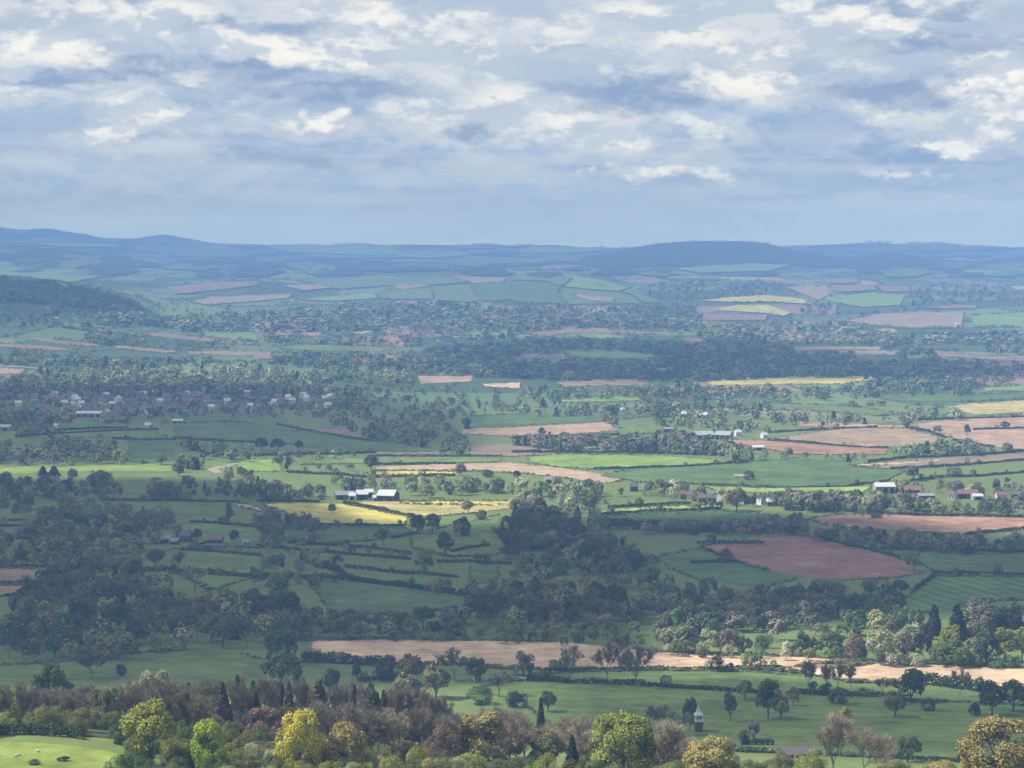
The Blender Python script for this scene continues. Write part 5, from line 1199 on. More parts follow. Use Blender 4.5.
def building(px, yb, wpx, he, hr, depth, rot, wm, rm, name, label, cat, group=None, doors=0, wins=0, chim=0, D=None):
    g = at(px, D) if D else ground([px], [yb])[0]; l = wpx / F * g[1] * .85; depth *= .85; he *= .9; hr *= .88
    o = link(name, None, None, g); o.rotation_euler = (0, 0, math.radians(rot)); tag(o, label, cat, group)
    link('wall', wall_me(l, depth, he, hr, wm), o); rf = link('roof', roof_me(l, depth, he, hr, rm), o)
    if chim: link('chimney', chimney_me(l * .32, hr), rf)
    for k in range(doors):
        x = (k + .5) / doors * l - l / 2; w = min(l / doors * .32, 2.2); panel('door', x - w, x + w, -depth / 2 - .01, -.3, he * .8, DARKO, o)
    for k in range(wins):
        x = (k + .5) / wins * l - l / 2
        for z in ((1.0, 2.2), (3.4, 4.5)) if he > 4.6 else ((1.1, 2.1),): panel('window', x - .55, x + .55, -depth / 2 - .01, z[0], z[1], DARKO, o)
    return o
B_ = [
 # white farm at the rape field
 (345, 499, 24, 4.5, 7.5, 13, 12, TIMBER, GTIN, 'farm_shed', 'low grey roofed shed at the left end of the farm above the rape field', 'shed', 2, 0, 0),
 (353, 500, 8, 4.5, 7.2, 9, -8, CREAM, TIN, 'farmhouse', 'small white gabled house among the sheds above the rape field', 'house', 1, 2, 1),
 (362, 499, 14, 5, 8.5, 14, 6, BLUE, TIN, 'barn', 'blue sided barn with a white roof at the farm above the rape field', 'barn', 1, 0, 0),
 (369, 497, 10, 5, 7.5, 12, 2, BLUE, TIN, 'barn', 'small blue sided barn with a white roof behind the larger blue one', 'barn', 1, 0, 0),
 (388, 500.5, 21, 5.5, 10, 20, -14, TIMBER, TIN, 'barn', 'big dark barn under a gleaming white roof right of the blue barns', 'barn', 2, 0, 0),
 (377, 500.5, 10, 3, 5, 8, 5, STONE, TIN, 'farm_shed', 'low pale lean shed between the blue barn and the gleaming barn', 'shed', 1, 0, 0),
 # barns beyond the bright green field
 (703, 438.5, 23, 5, 9, 22, 16, CONC, GLASSR, 'barn', 'long pale roofed barn, left of two beside the red field', 'barn', 3, 0, 0),
 (724, 439, 18, 5.5, 9.5, 20, -18, CONC, GLASSR, 'barn', 'long pale roofed barn, right of two beside the red field', 'barn', 3, 0, 0),
 (668, 432, 10, 4, 6, 9, 0, TIMBER, GTIN, 'farm_shed', 'dark shed left of the long pale roofed barns', 'shed', 1, 0, 0),
 (738, 436, 7, 5, 8, 9, 10, CREAM, TIN, 'farmhouse', 'white house just right of the long pale roofed barns', 'house', 0, 2, 1),
 (723, 432.5, 7, 5, 8, 9, -6, CREAM, SLATE, 'farmhouse', 'white house behind the long pale roofed barns', 'house', 0, 2, 1),
 (764, 438, 6, 4, 7, 9, 20, CREAM, TIN, 'farmhouse', 'white gabled house alone at the edge of the red field', 'house', 0, 2, 1),
 (758, 450, 13, 3.5, 5.5, 12, 0, CONC, TIN, 'farm_shed', 'white roofed shed below the red field', 'shed', 1, 0, 0),
 (738, 450, 8, 4.5, 7.5, 9, 0, CREAM, SLATE, 'farmhouse', 'white house left of the white roofed shed below the red field', 'house', 0, 2, 1),
 (683, 417, 9, 4.5, 8, 14, -12, CONC, TIN, 'barn', 'white roofed barn beyond the trees, left of two', 'barn', 1, 0, 0),
 (703, 418, 11, 4.5, 8, 14, -14, CONC, TIN, 'barn', 'white roofed barn beyond the trees, right of two', 'barn', 1, 0, 0),
 (623, 413, 6, 4.5, 7.5, 9, 6, CREAM, TIN, 'farmhouse', 'white house over the pink ploughed field', 'house', 0, 2, 1),
 (697, 392, 8, 5, 8, 12, 0, CREAM, SLATE, 'farmhouse', 'cream house in the trees under the yellow rape strip', 'house', 0, 2, 1),
 (957, 328, 4, 9, 13, 12, 0, CREAM, TIN, 'farmhouse', 'tall white house below the tan slope near the hills', 'house', 0, 2, 0),
 # right hand farm
 (884, 492.5, 23, 6.5, 9.5, 20, 0, CONC, TIN, 'barn', 'large barn with a shining white roof on the green rise', 'barn', 3, 0, 0),
 (912, 494, 20, 4.5, 8, 16, 0, BRICK, TILE, 'barn', 'long red brown barn right of the shining white roof', 'barn', 2, 0, 0),
 (925, 499.5, 20, 4, 6, 13, 3, TIMBER, GTIN, 'barn', 'low dark cattle barn in front of the red brown barn', 'barn', 3, 0, 0),
 (914, 501, 7, 3.5, 5, 7, 0, CREAM, TIN, 'farm_shed', 'little white shed left of the low cattle barn', 'shed', 1, 0, 0),
 (952, 499, 8, 4.5, 7.5, 9, -20, CREAM, TILE, 'farmhouse', 'white walled house by the low cattle barn', 'house', 0, 2, 1),
 (977, 499.5, 12, 3.5, 5.5, 10, 5, CONC, TIN, 'farm_shed', 'white roofed shed in front of the two poplars', 'shed', 1, 0, 0),
 (967, 498, 24, 4.5, 8, 12, -3, DBRICK, TILE, 'barn', 'long dark brick barn behind the white roofed shed', 'barn', 2, 0, 0),
 (1001, 500, 12, 4.8, 8, 9, 4, STONE, TILE, 'farmhouse', 'stone house with red roof at the end of the right hand farm', 'house', 0, 3, 1),
 (1016, 499, 12, 4.8, 8, 9, -10, BRICK, SLATE, 'farmhouse', 'brick house with slate roof near the picture edge', 'house', 0, 3, 1),
 # village below the large green field
 (683, 499, 9, 5, 8.5, 9, 10, BRICK, TILE, 'farmhouse', 'brick village house, first from the left below the big green field', 'house', 0, 2, 1),
 (691, 500, 8, 5, 8.5, 9, -15, CREAM, SLATE, 'farmhouse', 'white gabled village house beside the first brick one', 'house', 0, 2, 1),
 (702, 503, 10, 5, 8.5, 9, 4, BRICK, TILE, 'farmhouse', 'red brick village house in the middle of the terrace', 'house', 0, 3, 1),
 (712, 503, 10, 5, 8.5, 9, -4, BRICK, SLATE, 'farmhouse', 'brick village house with slate roof, right end of the terrace', 'house', 0, 3, 1),
 (719, 501, 5, 5, 8, 8, 60, CREAM, TILE, 'farmhouse', 'narrow white village house under the yellow shrub', 'house', 0, 1, 1),
 (743, 503, 6, 5, 8, 8, -30, CREAM, SLATE, 'farmhouse', 'white village house behind the large grey tree', 'house', 0, 1, 1),
 (762, 504.5, 9, 4.5, 7, 10, 20, CREAM, TIN, 'farmhouse', 'white roofed house right of the large grey tree', 'house', 0, 2, 0),
 (771, 505.5, 10, 4, 6.5, 10, -12, STONE, TIN, 'farm_shed', 'white roofed outbuilding in the village cluster', 'shed', 1, 0, 0),
 (781, 505.5, 9, 4.5, 7.5, 10, 4, CREAM, SLATE, 'farmhouse', 'white house at the right end of the village', 'house', 0, 2, 1),
 (634, 491, 9, 4.8, 8, 9, 0, DBRICK, SLATE, 'farmhouse', 'dark brick house hidden in the village trees', 'house', 0, 3, 1),
 (548, 483, 8, 4, 6.5, 9, 8, STONE, GTIN, 'farm_shed', 'grey roofed shed at the foot of the sandy field', 'shed', 1, 0, 0),
 # grey farm in the shade
 (158, 543, 10, 3.2, 5.6, 10, 28, DBRICK, GTIN, 'barn', 'grey roofed barn at the left of the shaded farm', 'barn', 2, 0, 0),
 (169, 542.5, 9, 3.5, 6, 9, -20, STONE, GTIN, 'farm_shed', 'small grey shed in the middle of the shaded farm', 'shed', 1, 0, 0),
 (186, 541.5, 13, 5, 8.5, 9, -4, DBRICK, SLATE, 'farmhouse', 'dark farmhouse with slate roof beside the rounded yew', 'house', 0, 3, 1),
 (175, 544, 9, 2.6, 4.4, 7, -12, DBRICK, GTIN, 'farm_shed', 'long low shed along the front of the shaded farm', 'shed', 3, 0, 0),
 (216, 543, 16, 3.2, 6, 9, -3, DBRICK, TILE, 'barn', 'long red brown barn right of the rounded yew', 'barn', 3, 0, 0),
 (246, 545, 8, 2.6, 4.6, 7, 15, STONE, GTIN, 'farm_shed', 'pale grey sheds at the right end of the shaded farm', 'shed', 2, 0, 0),
 # foreground and belt
 (477, 681, 5, 3.6, 6, 6, 30, CREAM, SLATE, 'farmhouse', 'tiny white cottage gable under the dark tree before the stubble', 'cottage', 1, 0, 0),
 (520, 681, 14, 1.6, 2.4, 4, 0, STONE, GTIN, 'farm_shed', 'low pale roofed shed at the corner of the green field', 'shed', 1, 0, 0),
 (795, 757, 34, 2.2, 4.4, 9, 14, TIMBER, SLATE, 'barn', 'long dark grey roofed barn half hidden at the bottom fence', 'barn', 2, 0, 0),
 (917, 626, 4.5, 3.4, 5.6, 6, 30, STONE, SLATE, 'farmhouse', 'white gabled cottage among the dark conifers', 'cottage', 0, 2, 1),
 (1014, 627, 22, 4.8, 8.5, 10, -6, BRICK, TILE, 'farmhouse', 'red roofed house behind the belt at the picture edge', 'house', 0, 4, 1),
 # town edge
 (90, 416.5, 30, 5, 7.5, 25, 0, CONC, TIN, 'warehouse', 'long pale warehouse on the near edge of the town', 'warehouse', 4, 0, 0),
 (2, 430, 22, 4.5, 7, 20, 0, CONC, GLASSR, 'warehouse', 'pale glasshouse roof at the left edge below the town', 'greenhouse', 2, 0, 0),
 (148, 428.5, 7, 4.5, 7.5, 10, 0, CREAM, TIN, 'farmhouse', 'bright white house at the edge of the shaded pasture', 'house', 0, 2, 0),
 (178, 423.5, 12, 4, 6, 12, 0, CONC, TIN, 'barn', 'long low white barn above the wide shaded pasture', 'barn', 2, 0, 0),
 (56, 428.5, 4, 4, 6.5, 8, 0, CREAM, TIN, 'farmhouse', 'small white cottage between the town side hedges', 'cottage', 0, 1, 0),
]
for (px, yb, w, he, hr, dp, rot, wm, rm, nme, lab, cat, drs, wns, ch) in B_: building(px, yb, w, he, hr, dp, rot, wm, rm, nme, lab, cat, None, drs, wns, ch)

# brick belfry with white bell stage and spire
def belfry():
    D = 905; g = at(700.4, D); o = link('bell_tower', None, None, g); o.rotation_euler = (0, 0, math.radians(8)); tag(o, 'slender brick bell tower with a white bell stage and pale spire', 'tower')
    u, v, fw = proj(*g); k = fw / F; z = lambda y: (v - y) * k
    a = 1.6; zb, zm, zt = z(720.3), z(714.3), z(705.2)
    link('shaft', quads_mesh('shaft', np.concatenate([boxq(-a, a, -a, a, -1, zb - .35), boxq(-a - .18, a + .18, -a - .18, a + .18, zb - 1.6, zb - 1.25)]), DBRICK), o)
    link('cornice', quads_mesh('cornice', boxq(-a - .22, a + .22, -a - .22, a + .22, zb - .35, zb), WHITE), o)
    s = a + .05; q = []
    zl = zb + (zm - zb) * .28
    q.append(boxq(-s, s, -s, s, zb + .002, zl))
    for sx in (-1, 0, 1):
        for sy in (-1, 0, 1):
            if sx == 0 and sy == 0: continue
            w = .32 if sx and sy else .2; cx, cy = sx * (s - .32), sy * (s - .32)
            q.append(boxq(cx - w, cx + w, cy - w, cy + w, zl + .002, zm - .3))
    q.append(boxq(-s, s, -s, s, zm - .298, zm))
    st = link('bell_stage', quads_mesh('bell_stage', np.concatenate(q), WHITE), o)
    link('louvre', quads_mesh('louvre', boxq(-s + .75, s - .75, -s + .75, s - .75, zl + .003, zm - .301), DARKO), st)
    bl = link('bell', quads_mesh('bell', np.concatenate([tube((0, 0, zl + .01), (0, 0, zl + .6), .5, .3, 8)]), DARKO), st)
    e = a + .35; me = bpy.data.meshes.new('spire')
    me.from_pydata([(-e, -e, zm + .002), (e, -e, zm + .002), (e, e, zm + .002), (-e, e, zm + .002), (-.9, -.9, zm + 1.25), (.9, -.9, zm + 1.25), (.9, .9, zm + 1.25), (-.9, .9, zm + 1.25), (0, 0, zt)], [], [(0, 3, 2, 1), (0, 1, 5, 4), (1, 2, 6, 5), (2, 3, 7, 6), (3, 0, 4, 7), (4, 5, 8), (5, 6, 8), (6, 7, 8), (7, 4, 8)])
    me.materials.append(plain('lead_roof', (.42, .42, .41), .5, .1, 1)); link('spire', me, o)
    link('finial', quads_mesh('finial', tube((0, 0, zt - .3), (0, 0, zt + .9), .07, .03, 6), WHITE), o)
belfry()

# the shaded town: houses of two or three builds, too small to show their parts
def house_me(l, d, he, hr, wm, rm):
    w = wall_me(l, d, he, hr, wm); r = roof_me(l, d, he, hr, rm)
    me = bpy.data.meshes.new('town_house'); v = [tuple(x.co) for x in w.vertices]; n = len(v); v += [tuple(x.co) for x in r.vertices]
    f = [tuple(p.vertices) for p in w.polygons]; k = len(f); f += [tuple(i + n for i in p.vertices) for p in r.polygons]
    me.from_pydata(v, [], f); me.materials.append(wm); me.materials.append(rm)
    me.polygons.foreach_set('material_index', [0] * k + [1] * (len(f) - k)); return me
TH = [(house_me(9, 7, 4.6, 7.6, BRICK, SLATE), 'brick'), (house_me(9, 8, 5, 8, DBRICK, SLATE), 'brick'), (house_me(11, 7, 4.6, 7.6, BRICK, TILE), 'brick'), (house_me(9, 7, 5, 8, STONE, SLATE), 'pale'), (house_me(8, 8, 5, 8, CREAM, TIN), 'white')]
spots = []
for x0, x1, y0, y1, n in ((56, 150, 396, 414, 95), (140, 262, 396, 413, 125), (250, 335, 397, 409, 40), (-4, 60, 398, 408, 26), (100, 160, 412, 424, 26), (-4, 75, 414, 424, 34)):
    for _ in range(n): spots.append((R.uniform(x0, x1), R.uniform(y0, y1)))
gp = ground(*np.array(spots).T); kept = []
for (px, py), g in zip(spots, gp):
    if len(kept) > 298 or any((g[0] - a) ** 2 + (g[1] - b) ** 2 < 13 ** 2 for a, b in kept): continue
    kept.append((g[0], g[1])); red = py > 412 and px < 80
    me, w = TH[int(R.choice(5, p=(.26, .2, .11, .31, .12)))] if not red else TH[2 if R.uniform() < .7 else 0]
    o = link('town_house', me, None, g); o.rotation_euler = (0, 0, R.uniform(-.5, .5) + (1.57 if R.uniform() < .3 else 0))
    where = 'in the red terraces below the town' if red else 'in the shaded town'
    tag(o, {'brick': 'small brick house with a dark roof ', 'pale': 'small pale house with a purple slate roof ', 'white': 'small white house with a gleaming roof '}[w] + where, 'house', w + ' houses ' + where)

# ------------------------------------------------------------------ meadow life
WOOL = plain('wool', (.56, .53, .45), .95, .1, 6)
def sheep(px, py, rot, label, lie=False):
    g = ground([px], [py])[0]
    V = [(0, 0, .62), (.38, 0, .62), (-.38, 0, .64), (.62, 0, .80), (.86, 0, .74), (-.5, 0, .5)]
    E = [(0, 1), (0, 2), (1, 3), (3, 4), (2, 5)]; rad = [.30, .27, .27, .13, .08, .07]
    for i, (x, y) in ((1, (.34, .15)), (1, (.34, -.15)), (2, (-.36, .15)), (2, (-.36, -.15))):
        n = len(V); V += [(x, y, .34), (x + .02, y, .0)]; E += [(i, n), (n, n + 1)]; rad += [.09, .045]
    me = bpy.data.meshes.new('sheep'); me.from_pydata(V, E, []); me.materials.append(WOOL)
    o = link('sheep', me, None, g); sk = o.modifiers.new('skin', 'SKIN')
    for v, r in zip(me.skin_vertices[0].data, rad): v.radius = (r, r)
    me.skin_vertices[0].data[0].use_root = True
    o.modifiers.new('sub', 'SUBSURF').levels = 1; o.rotation_euler = (0, 0, math.radians(rot)); o.scale = (.85,) * 3; tag(o, label, 'sheep', None)
sheep(15, 757.5, 20, 'white sheep grazing near the left edge of the sunlit meadow'); sheep(38, 752.5, 170, 'white sheep standing highest on the sunlit meadow'); sheep(19, 756, 200, 'white sheep right behind the one near the left edge')
for (px, yb, w, lab) in ((35, 765, 13, 'low flat dark clump on the meadow, left of two'), (64, 761.5, 15, 'low flat dark clump on the meadow, right of two')):
    g = ground([px], [yb])[0]; tree(g, 1.5, w / F * g[1], 'bush', 'conifer', lab, None, 0)  # low dark clump built at each dark mark on the grass
# ------------------------------------------------------------------ sun, sky, clouds, haze, camera
SUN = np.array([-.66, .06, .75]); SUN = SUN / np.linalg.norm(SUN)
ld = bpy.data.lights.new('sun', 'SUN'); ld.energy = 5.0; ld.angle = math.radians(.53); ld.color = (1, .94, .84)
so = bpy.data.objects.new('sun', ld); COL.objects.link(so); so.rotation_euler = Vector(SUN).to_track_quat('Z', 'Y').to_euler(); so.location = (-800, 0, 1500)
W = bpy.data.worlds.new('World'); sc.world = W; W.use_nodes = True; nt = W.node_tree
bg = nt.nodes['Background']; bg.inputs[1].default_value = .085
sky = N(nt, 'ShaderNodeTexSky', sky_type='NISHITA', sun_disc=False, sun_elevation=math.asin(SUN[2]), sun_rotation=math.atan2(SUN[0], SUN[1]))
sky.air_density = 1.0; sky.dust_density = 1.2; sky.altitude = 300
tc = N(nt, 'ShaderNodeTexCoord'); sp = N(nt, 'ShaderNodeSeparateXYZ'); L(nt, tc.outputs['Generated'], sp.inputs[0])
az = math_(nt, 'ARCTAN2', sp.outputs[0], sp.outputs[1]); el = math_(nt, 'ARCSINE', sp.outputs[2])
def cloud_noise(dv, su, sv, seed, det=6.0, rough=.58, dist=.0):
    cb = N(nt, 'ShaderNodeCombineXYZ'); L(nt, math_(nt, 'MULTIPLY', az, su), cb.inputs[0]); L(nt, math_(nt, 'MULTIPLY', math_(nt, 'ADD', el, dv), sv), cb.inputs[1]); cb.inputs[2].default_value = seed
    n = N(nt, 'ShaderNodeTexNoise', i_Scale=1.0, i_Detail=det, i_Roughness=rough, i_Distortion=dist); L(nt, cb.outputs[0], n.inputs['Vector']); return n.outputs[0]
def smooth(x, a, b, c=0.0, d=1.0):
    m = N(nt, 'ShaderNodeMapRange', interpolation_type='SMOOTHSTEP'); 
    for i, v in enumerate((a, b, c, d)): m.inputs[i + 1].default_value = v
    L(nt, x, m.inputs[0]); return m.outputs[0]
# hand placed cumulus: bearing, elevation (in picture terms), half widths, strength
PUFFS = [(50,50,42,17,1.0),(70,62,70,16,.5),(150,20,60,22,.65),(290,52,80,13,.95),(345,60,26,12,.7),(140,118,42,18,.8),(120,135,30,10,.9),(320,122,24,13,.8),(380,22,26,12,.75),(470,60,46,22,.55),(480,120,40,18,.55),(540,25,60,14,.55),(610,140,26,12,.7),(655,175,58,9,.85),(748,75,46,22,1.0),(800,10,60,12,.55),(870,28,70,14,.8),(1000,80,44,22,1.0),(955,150,26,7,.75),(1000,128,36,15,.7),(900,175,60,7,.5),(60,15,40,14,.45),(620,70,40,30,.4),(510,105,30,24,.5),(330,10,50,14,.5),(690,36,50,20,.6),(565,55,45,16,.55),(420,30,40,16,.5),(840,70,50,16,.4),(700,120,40,14,.5),(560,120,34,18,.6),(230,100,36,14,.4),(20,100,30,14,.6),(410,110,50,16,.5),(930,10,60,12,.5),(200,75,40,12,.4),(460,20,40,14,.6),(640,15,40,14,.6),(860,120,40,10,.45)]
wob = cloud_noise(0, 46, 80, 3.3, 5, .62); wob2 = cloud_noise(0, 46, 80, 8.7, 5, .62)
azw = math_(nt, 'ADD', az, math_(nt, 'MULTIPLY_ADD', wob, .05, -.025)); elw = math_(nt, 'ADD', el, math_(nt, 'MULTIPLY_ADD', wob2, .024, -.012))
PALE = [(430,50,130,46,.8),(500,110,110,34,.8),(160,20,90,36,.7),(760,30,150,44,.8),(965,120,80,36,.7),(140,122,80,24,.7),(600,30,80,40,.7),(650,145,120,22,.5),(300,120,60,20,.5),(60,45,60,30,.6)]
DARK = [(190,72,150,13,.9),(60,84,70,9,.7),(330,92,110,13,.8),(640,92,95,17,1.0),(900,12,110,10,.8),(940,48,110,12,.7),(900,98,110,16,.9),(870,160,120,10,.6),(110,4,80,8,.8),(240,28,90,10,.6),(560,45,50,8,.6),(470,132,50,10,.6),(740,90,36,9,.6),(300,160,160,12,.5),(620,165,60,6,.5),(60,150,120,10,.4),(700,205,200,10,.35),(200,105,60,8,.5)]
def field_of(lst):
  acc = None
  for px, py, rx, ry, s in lst:
    a0 = math.atan((px - 512) / F); e0 = math.atan((232 - py) / F)
    u = math_(nt, 'DIVIDE', math_(nt, 'SUBTRACT', azw, a0), rx / F); v = math_(nt, 'DIVIDE', math_(nt, 'SUBTRACT', elw, e0), ry / F)
    d = math_(nt, 'ADD', math_(nt, 'MULTIPLY', u, u), math_(nt, 'MULTIPLY', v, v))
    t = math_(nt, 'MULTIPLY', math_(nt, 'POWER', 2.718, math_(nt, 'MULTIPLY', d, -.9)), s)
    acc = t if acc is None else math_(nt, 'MAXIMUM', acc, t)
  return acc
acc = field_of([(a, b, c * 1.2, d * 1.2, e) for a, b, c, d, e in PUFFS]); pale = field_of(PALE); dark = field_of(DARK)
n0 = cloud_noise(0, 11, 29, .4, 10, .57); nup = cloud_noise(.010, 11, 29, .4, 10, .57)
relief = smooth(math_(nt, 'SUBTRACT', n0, nup), -.07, .12)           # lit shoulders against shaded bases
body = smooth(n0, .37, .53)
streak = cloud_noise(0, 6, 60, 5.1, 5, .55)
shade = smooth(math_(nt, 'ADD', math_(nt, 'MULTIPLY', streak, .5), math_(nt, 'MULTIPLY', n0, .5)), .42, .60)
base0 = mixc(nt, shade, (1.75, 2.75, 4.45), (2.6, 3.65, 5.0))                # blue grey undersides and thinner veil (x0.1)
lit = math_(nt, 'MULTIPLY', math_(nt, 'MULTIPLY', relief, body), smooth(el, .012, .055))
base = mixc(nt, math_(nt, 'MULTIPLY', body, .8), (2.75, 3.65, 4.85), base0)
base = mixc(nt, math_(nt, 'MULTIPLY', smooth(el, .035, .085), .45), base, (4.0, 4.5, 5.15))
c1 = mixc(nt, math_(nt, 'MULTIPLY', lit, .65), base, (5.3, 5.45, 5.6))
fine = cloud_noise(0, 40, 75, 4.2, 9, .6); fup = cloud_noise(.005, 40, 75, 4.2, 9, .6)
crisp = smooth(math_(nt, 'SUBTRACT', fine, fup), -.07, .09)
pf = math_(nt, 'ADD', acc, math_(nt, 'MULTIPLY_ADD', fine, .8, -.4))
pc = mixc(nt, math_(nt, 'MULTIPLY_ADD', crisp, .75, math_(nt, 'MULTIPLY_ADD', acc, .5, -.2)), (3.5, 4.1, 5.0), (6.7, 6.6, 6.2))
pl = math_(nt, 'ADD', pale, math_(nt, 'MULTIPLY_ADD', n0, 1.0, -.5)); dk = math_(nt, 'ADD', dark, math_(nt, 'MULTIPLY_ADD', n0, .7, -.35))
c1 = mixc(nt, math_(nt, 'MULTIPLY', smooth(pl, .2, .75), .7), c1, mixc(nt, crisp, (4.0, 4.55, 5.2), (5.1, 5.3, 5.6)))
c1 = mixc(nt, math_(nt, 'MULTIPLY', smooth(dk, .2, .7), .85), c1, (1.9, 2.75, 4.2))
c1 = mixc(nt, math_(nt, 'MULTIPLY', math_(nt, 'MULTIPLY', crisp, body), .25), c1, (5.4, 5.5, 5.6))
c2 = mixc(nt, math_(nt, 'MULTIPLY', smooth(pf, .24, .62), .95), c1, pc)
low = cloud_noise(0, 9, 150, 6.6, 7, .6)
c2 = mixc(nt, math_(nt, 'MULTIPLY', smooth(low, .48, .66), smooth(el, .06, .03, 0, .5)), c2, (3.9, 4.6, 5.4))
c3 = mixc(nt, smooth(el, .04, .003, 0, .8), c2, (2.85, 3.8, 4.85))
# the low sky beyond the hills is brighter than the air that stands in front of it
pth = math_(nt, 'MINIMUM', 15700, math_(nt, 'DIVIDE', 52, math_(nt, 'MAXIMUM', el, .0005)))
tr_ = math_(nt, 'POWER', 2.71828, math_(nt, 'MULTIPLY', pth, -1.6e-4))
c3 = mixc(nt, math_(nt, 'SUBTRACT', 1, tr_), c3, (1.4, 2.5, 4.45), 'SUBTRACT')
vs_ = N(nt, 'ShaderNodeVectorMath', operation='SCALE'); L(nt, c3, vs_.inputs[0]); L(nt, math_(nt, 'DIVIDE', 1, tr_), vs_.inputs['Scale'])
vx_ = N(nt, 'ShaderNodeVectorMath', operation='MAXIMUM'); L(nt, vs_.outputs[0], vx_.inputs[0]); vx_.inputs[1].default_value = (.3, .3, .3); c3 = vx_.outputs[0]
open_ = math_(nt, 'MULTIPLY', smooth(el, .12, .35), smooth(cloud_noise(0, 2.2, 3.4, 2.0, 6, .55), .44, .52, 1, 0))   # blue gaps higher up
c4 = mixc(nt, open_, c3, sky.outputs[0])
c4 = mixc(nt, smooth(el, .12, .35, 0, .8), c4, (3.7, 3.75, 3.8)); vm = N(nt, 'ShaderNodeVectorMath', operation='SCALE'); L(nt, c4, vm.inputs[0]); L(nt, smooth(el, .13, .5, .92, 1.3), vm.inputs['Scale']); L(nt, vm.outputs[0], bg.inputs[0])

# drifting cloud overhead, out of the picture: it is what shades the valley floor
def cloud_mat():
    m = bpy.data.materials.new('cloud'); m.use_nodes = True; t = m.node_tree; t.nodes.clear()
    o = t.nodes.new('ShaderNodeOutputMaterial'); a = N(t, 'ShaderNodeAttribute', attribute_name='dens')
    tr = t.nodes.new('ShaderNodeBsdfTransparent'); df = N(t, 'ShaderNodeBsdfDiffuse'); df.inputs[0].default_value = (.9, .9, .9, 1)
    tl = N(t, 'ShaderNodeBsdfTranslucent'); tl.inputs[0].default_value = (.9, .9, .9, 1)
    m0 = N(t, 'ShaderNodeMixShader'); m0.inputs[0].default_value = .4; L(t, df.outputs[0], m0.inputs[1]); L(t, tl.outputs[0], m0.inputs[2])
    mx = t.nodes.new('ShaderNodeMixShader'); L(t, a.outputs['Fac'], mx.inputs[0]); L(t, tr.outputs[0], mx.inputs[1]); L(t, m0.outputs[0], mx.inputs[2]); L(t, mx.outputs[0], o.inputs[0]); return m
CMAT = cloud_mat()
SHADE = [ # ground areas in cloud shadow: outline, strength
 ([(-200,480),(0,480),(130,479),(240,480),(300,496),(345,520),(420,528),(480,524),(560,520),(640,516),(760,514),(880,520),(1000,538),(1200,545),(1200,616),(1000,616),(900,621),(760,623),(655,625),(642,645),(638,674),(480,684),(300,692),(-200,688)], .68),
 ([(-300,380),(-20,382),(250,390),(330,392),(420,404),(470,420),(480,452),(380,454),(260,454),(120,462),(-300,462)], .5),
 ([(520,680),(700,681),(800,688),(1000,700),(1200,706),(1200,768),(1000,764),(800,752),(560,738)], .5),
 ([(420,352),(520,338),(720,340),(940,358),(1100,364),(1100,377),(940,377),(640,382),(500,378)], .45),
 ([(-200,276),(60,281),(150,306),(130,318),(60,318),(-200,322)], .5),
]
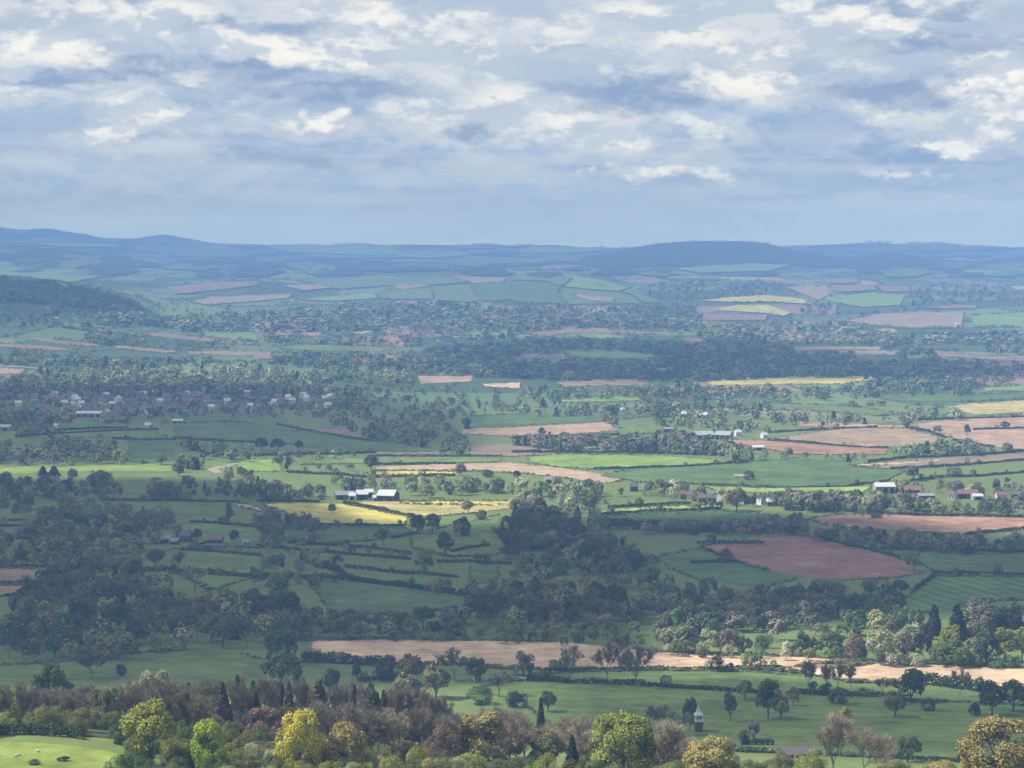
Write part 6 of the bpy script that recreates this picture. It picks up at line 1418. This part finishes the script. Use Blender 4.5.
def cloud(poly, k, i):
    p = np.array(poly, float); P = []
    for a, b in zip(p, np.roll(p, -1, 0)):
        n = max(1, int(np.hypot(*(b - a)) / 20)); P += [a + (b - a) * j / n for j in range(n)]
    g = ground(*np.array(P).T); alt = 1250 + 40 * i
    s = (alt - g[:, 2]) / SUN[2]; c = g[:, :2] + SUN[:2] * s[:, None]
    x0, y0 = c.min(0) - 150; x1, y1 = c.max(0) + 150; st = max(14.0, (y1 - y0) / 170, (x1 - x0) / 260)
    X, Y = np.meshgrid(np.arange(x0, x1, st), np.arange(y0, y1, st), indexing='ij')
    m = inside(c, X, Y).astype(float); r = max(1, int((22 if i in (0, 2) else 50) / st))
    for _ in range(3):
        for ax in (0, 1): m = sum(np.roll(m, d, ax) for d in range(-r, r + 1)) / (2 * r + 1)
    nz = .5 + .5 * (np.sin(X / 83 + i) * np.sin(Y / 61 + 2 * i) * .5 + np.sin(X / 37 + Y / 55) * .3 + np.sin(X / 190 - Y / 140 + i) * .5)
    d = np.clip((m * 1.25 + (nz - .5) * .35 * np.clip(m * 4, 0, 1) - .12), 0, 1)
    th = d * (14 + 12 * nz)
    n0, n1 = X.shape; idx = np.arange(n0 * n1).reshape(n0, n1)
    top = np.stack([X, Y, alt + th], -1).reshape(-1, 3); bot = np.stack([X, Y, alt - th * .15], -1).reshape(-1, 3)
    dq = np.maximum.reduce([d[:-1, :-1], d[1:, :-1], d[1:, 1:], d[:-1, 1:]]) > .005
    f = np.stack([idx[:-1, :-1], idx[1:, :-1], idx[1:, 1:], idx[:-1, 1:]], -1)[dq]
    F_ = np.concatenate([f, f[:, ::-1] + n0 * n1])
    me = mesh_np('cloud', np.concatenate([top, bot]), F_, CMAT, True)
    at_ = me.attributes.new('dens', 'FLOAT', 'POINT'); at_.data.foreach_set('value', np.tile((d * k).ravel(), 2).astype(np.float32))
    link('cloud', me, None, None, kind='stuff', category='cloud', label='flat based grey cloud drifting high over the valley')
for i, (poly, k) in enumerate(SHADE): cloud(poly, k, i)

m = bpy.data.materials.new('haze'); m.use_nodes = True; t = m.node_tree; t.nodes.clear()
o = t.nodes.new('ShaderNodeOutputMaterial'); pv = t.nodes.new('ShaderNodeVolumePrincipled'); pv.inputs['Density'].default_value = 1.6e-4; pv.inputs['Color'].default_value = (.185, .335, .67, 1); pv.inputs['Anisotropy'].default_value = .0
L(t, pv.outputs[0], o.inputs['Volume']); m.volume_intersection_method = 'FAST' if hasattr(m, 'volume_intersection_method') else None
zl = float(min(H(np.linspace(-24000, 24000, 400)[None, :], np.linspace(-2500, 20500, 400)[:, None]).min(), 100)) - 5
link('haze', quads_mesh('haze', boxq(-22500, 22500, -2700, 15700, zl, 392), m), kind='stuff', category='haze', label='thin blue haze filling the valley')

cam = bpy.data.cameras.new('camera'); co = bpy.data.objects.new('camera', cam); COL.objects.link(co); sc.camera = co
cam.sensor_width = 36; cam.lens = 36 * F / 1024; cam.clip_start = 1; cam.clip_end = 60000
co.location = (0, 0, ZC); co.rotation_euler = (math.pi / 2 - TILT, 0, 0)
sc.render.resolution_x, sc.render.resolution_y = 1024, 768
vs = sc.view_settings; vs.view_transform = 'Standard'; vs.look = 'None'; vs.exposure = .85; vs.gamma = 1
cy = sc.cycles; cy.use_denoising = True; cy.max_bounces = 4; cy.diffuse_bounces = 2; cy.glossy_bounces = 1; cy.transmission_bounces = 2; cy.transparent_max_bounces = 16; cy.volume_bounces = 1
cy.use_adaptive_sampling = True; cy.adaptive_threshold = .015; cy.caustics_reflective = cy.caustics_refractive = False
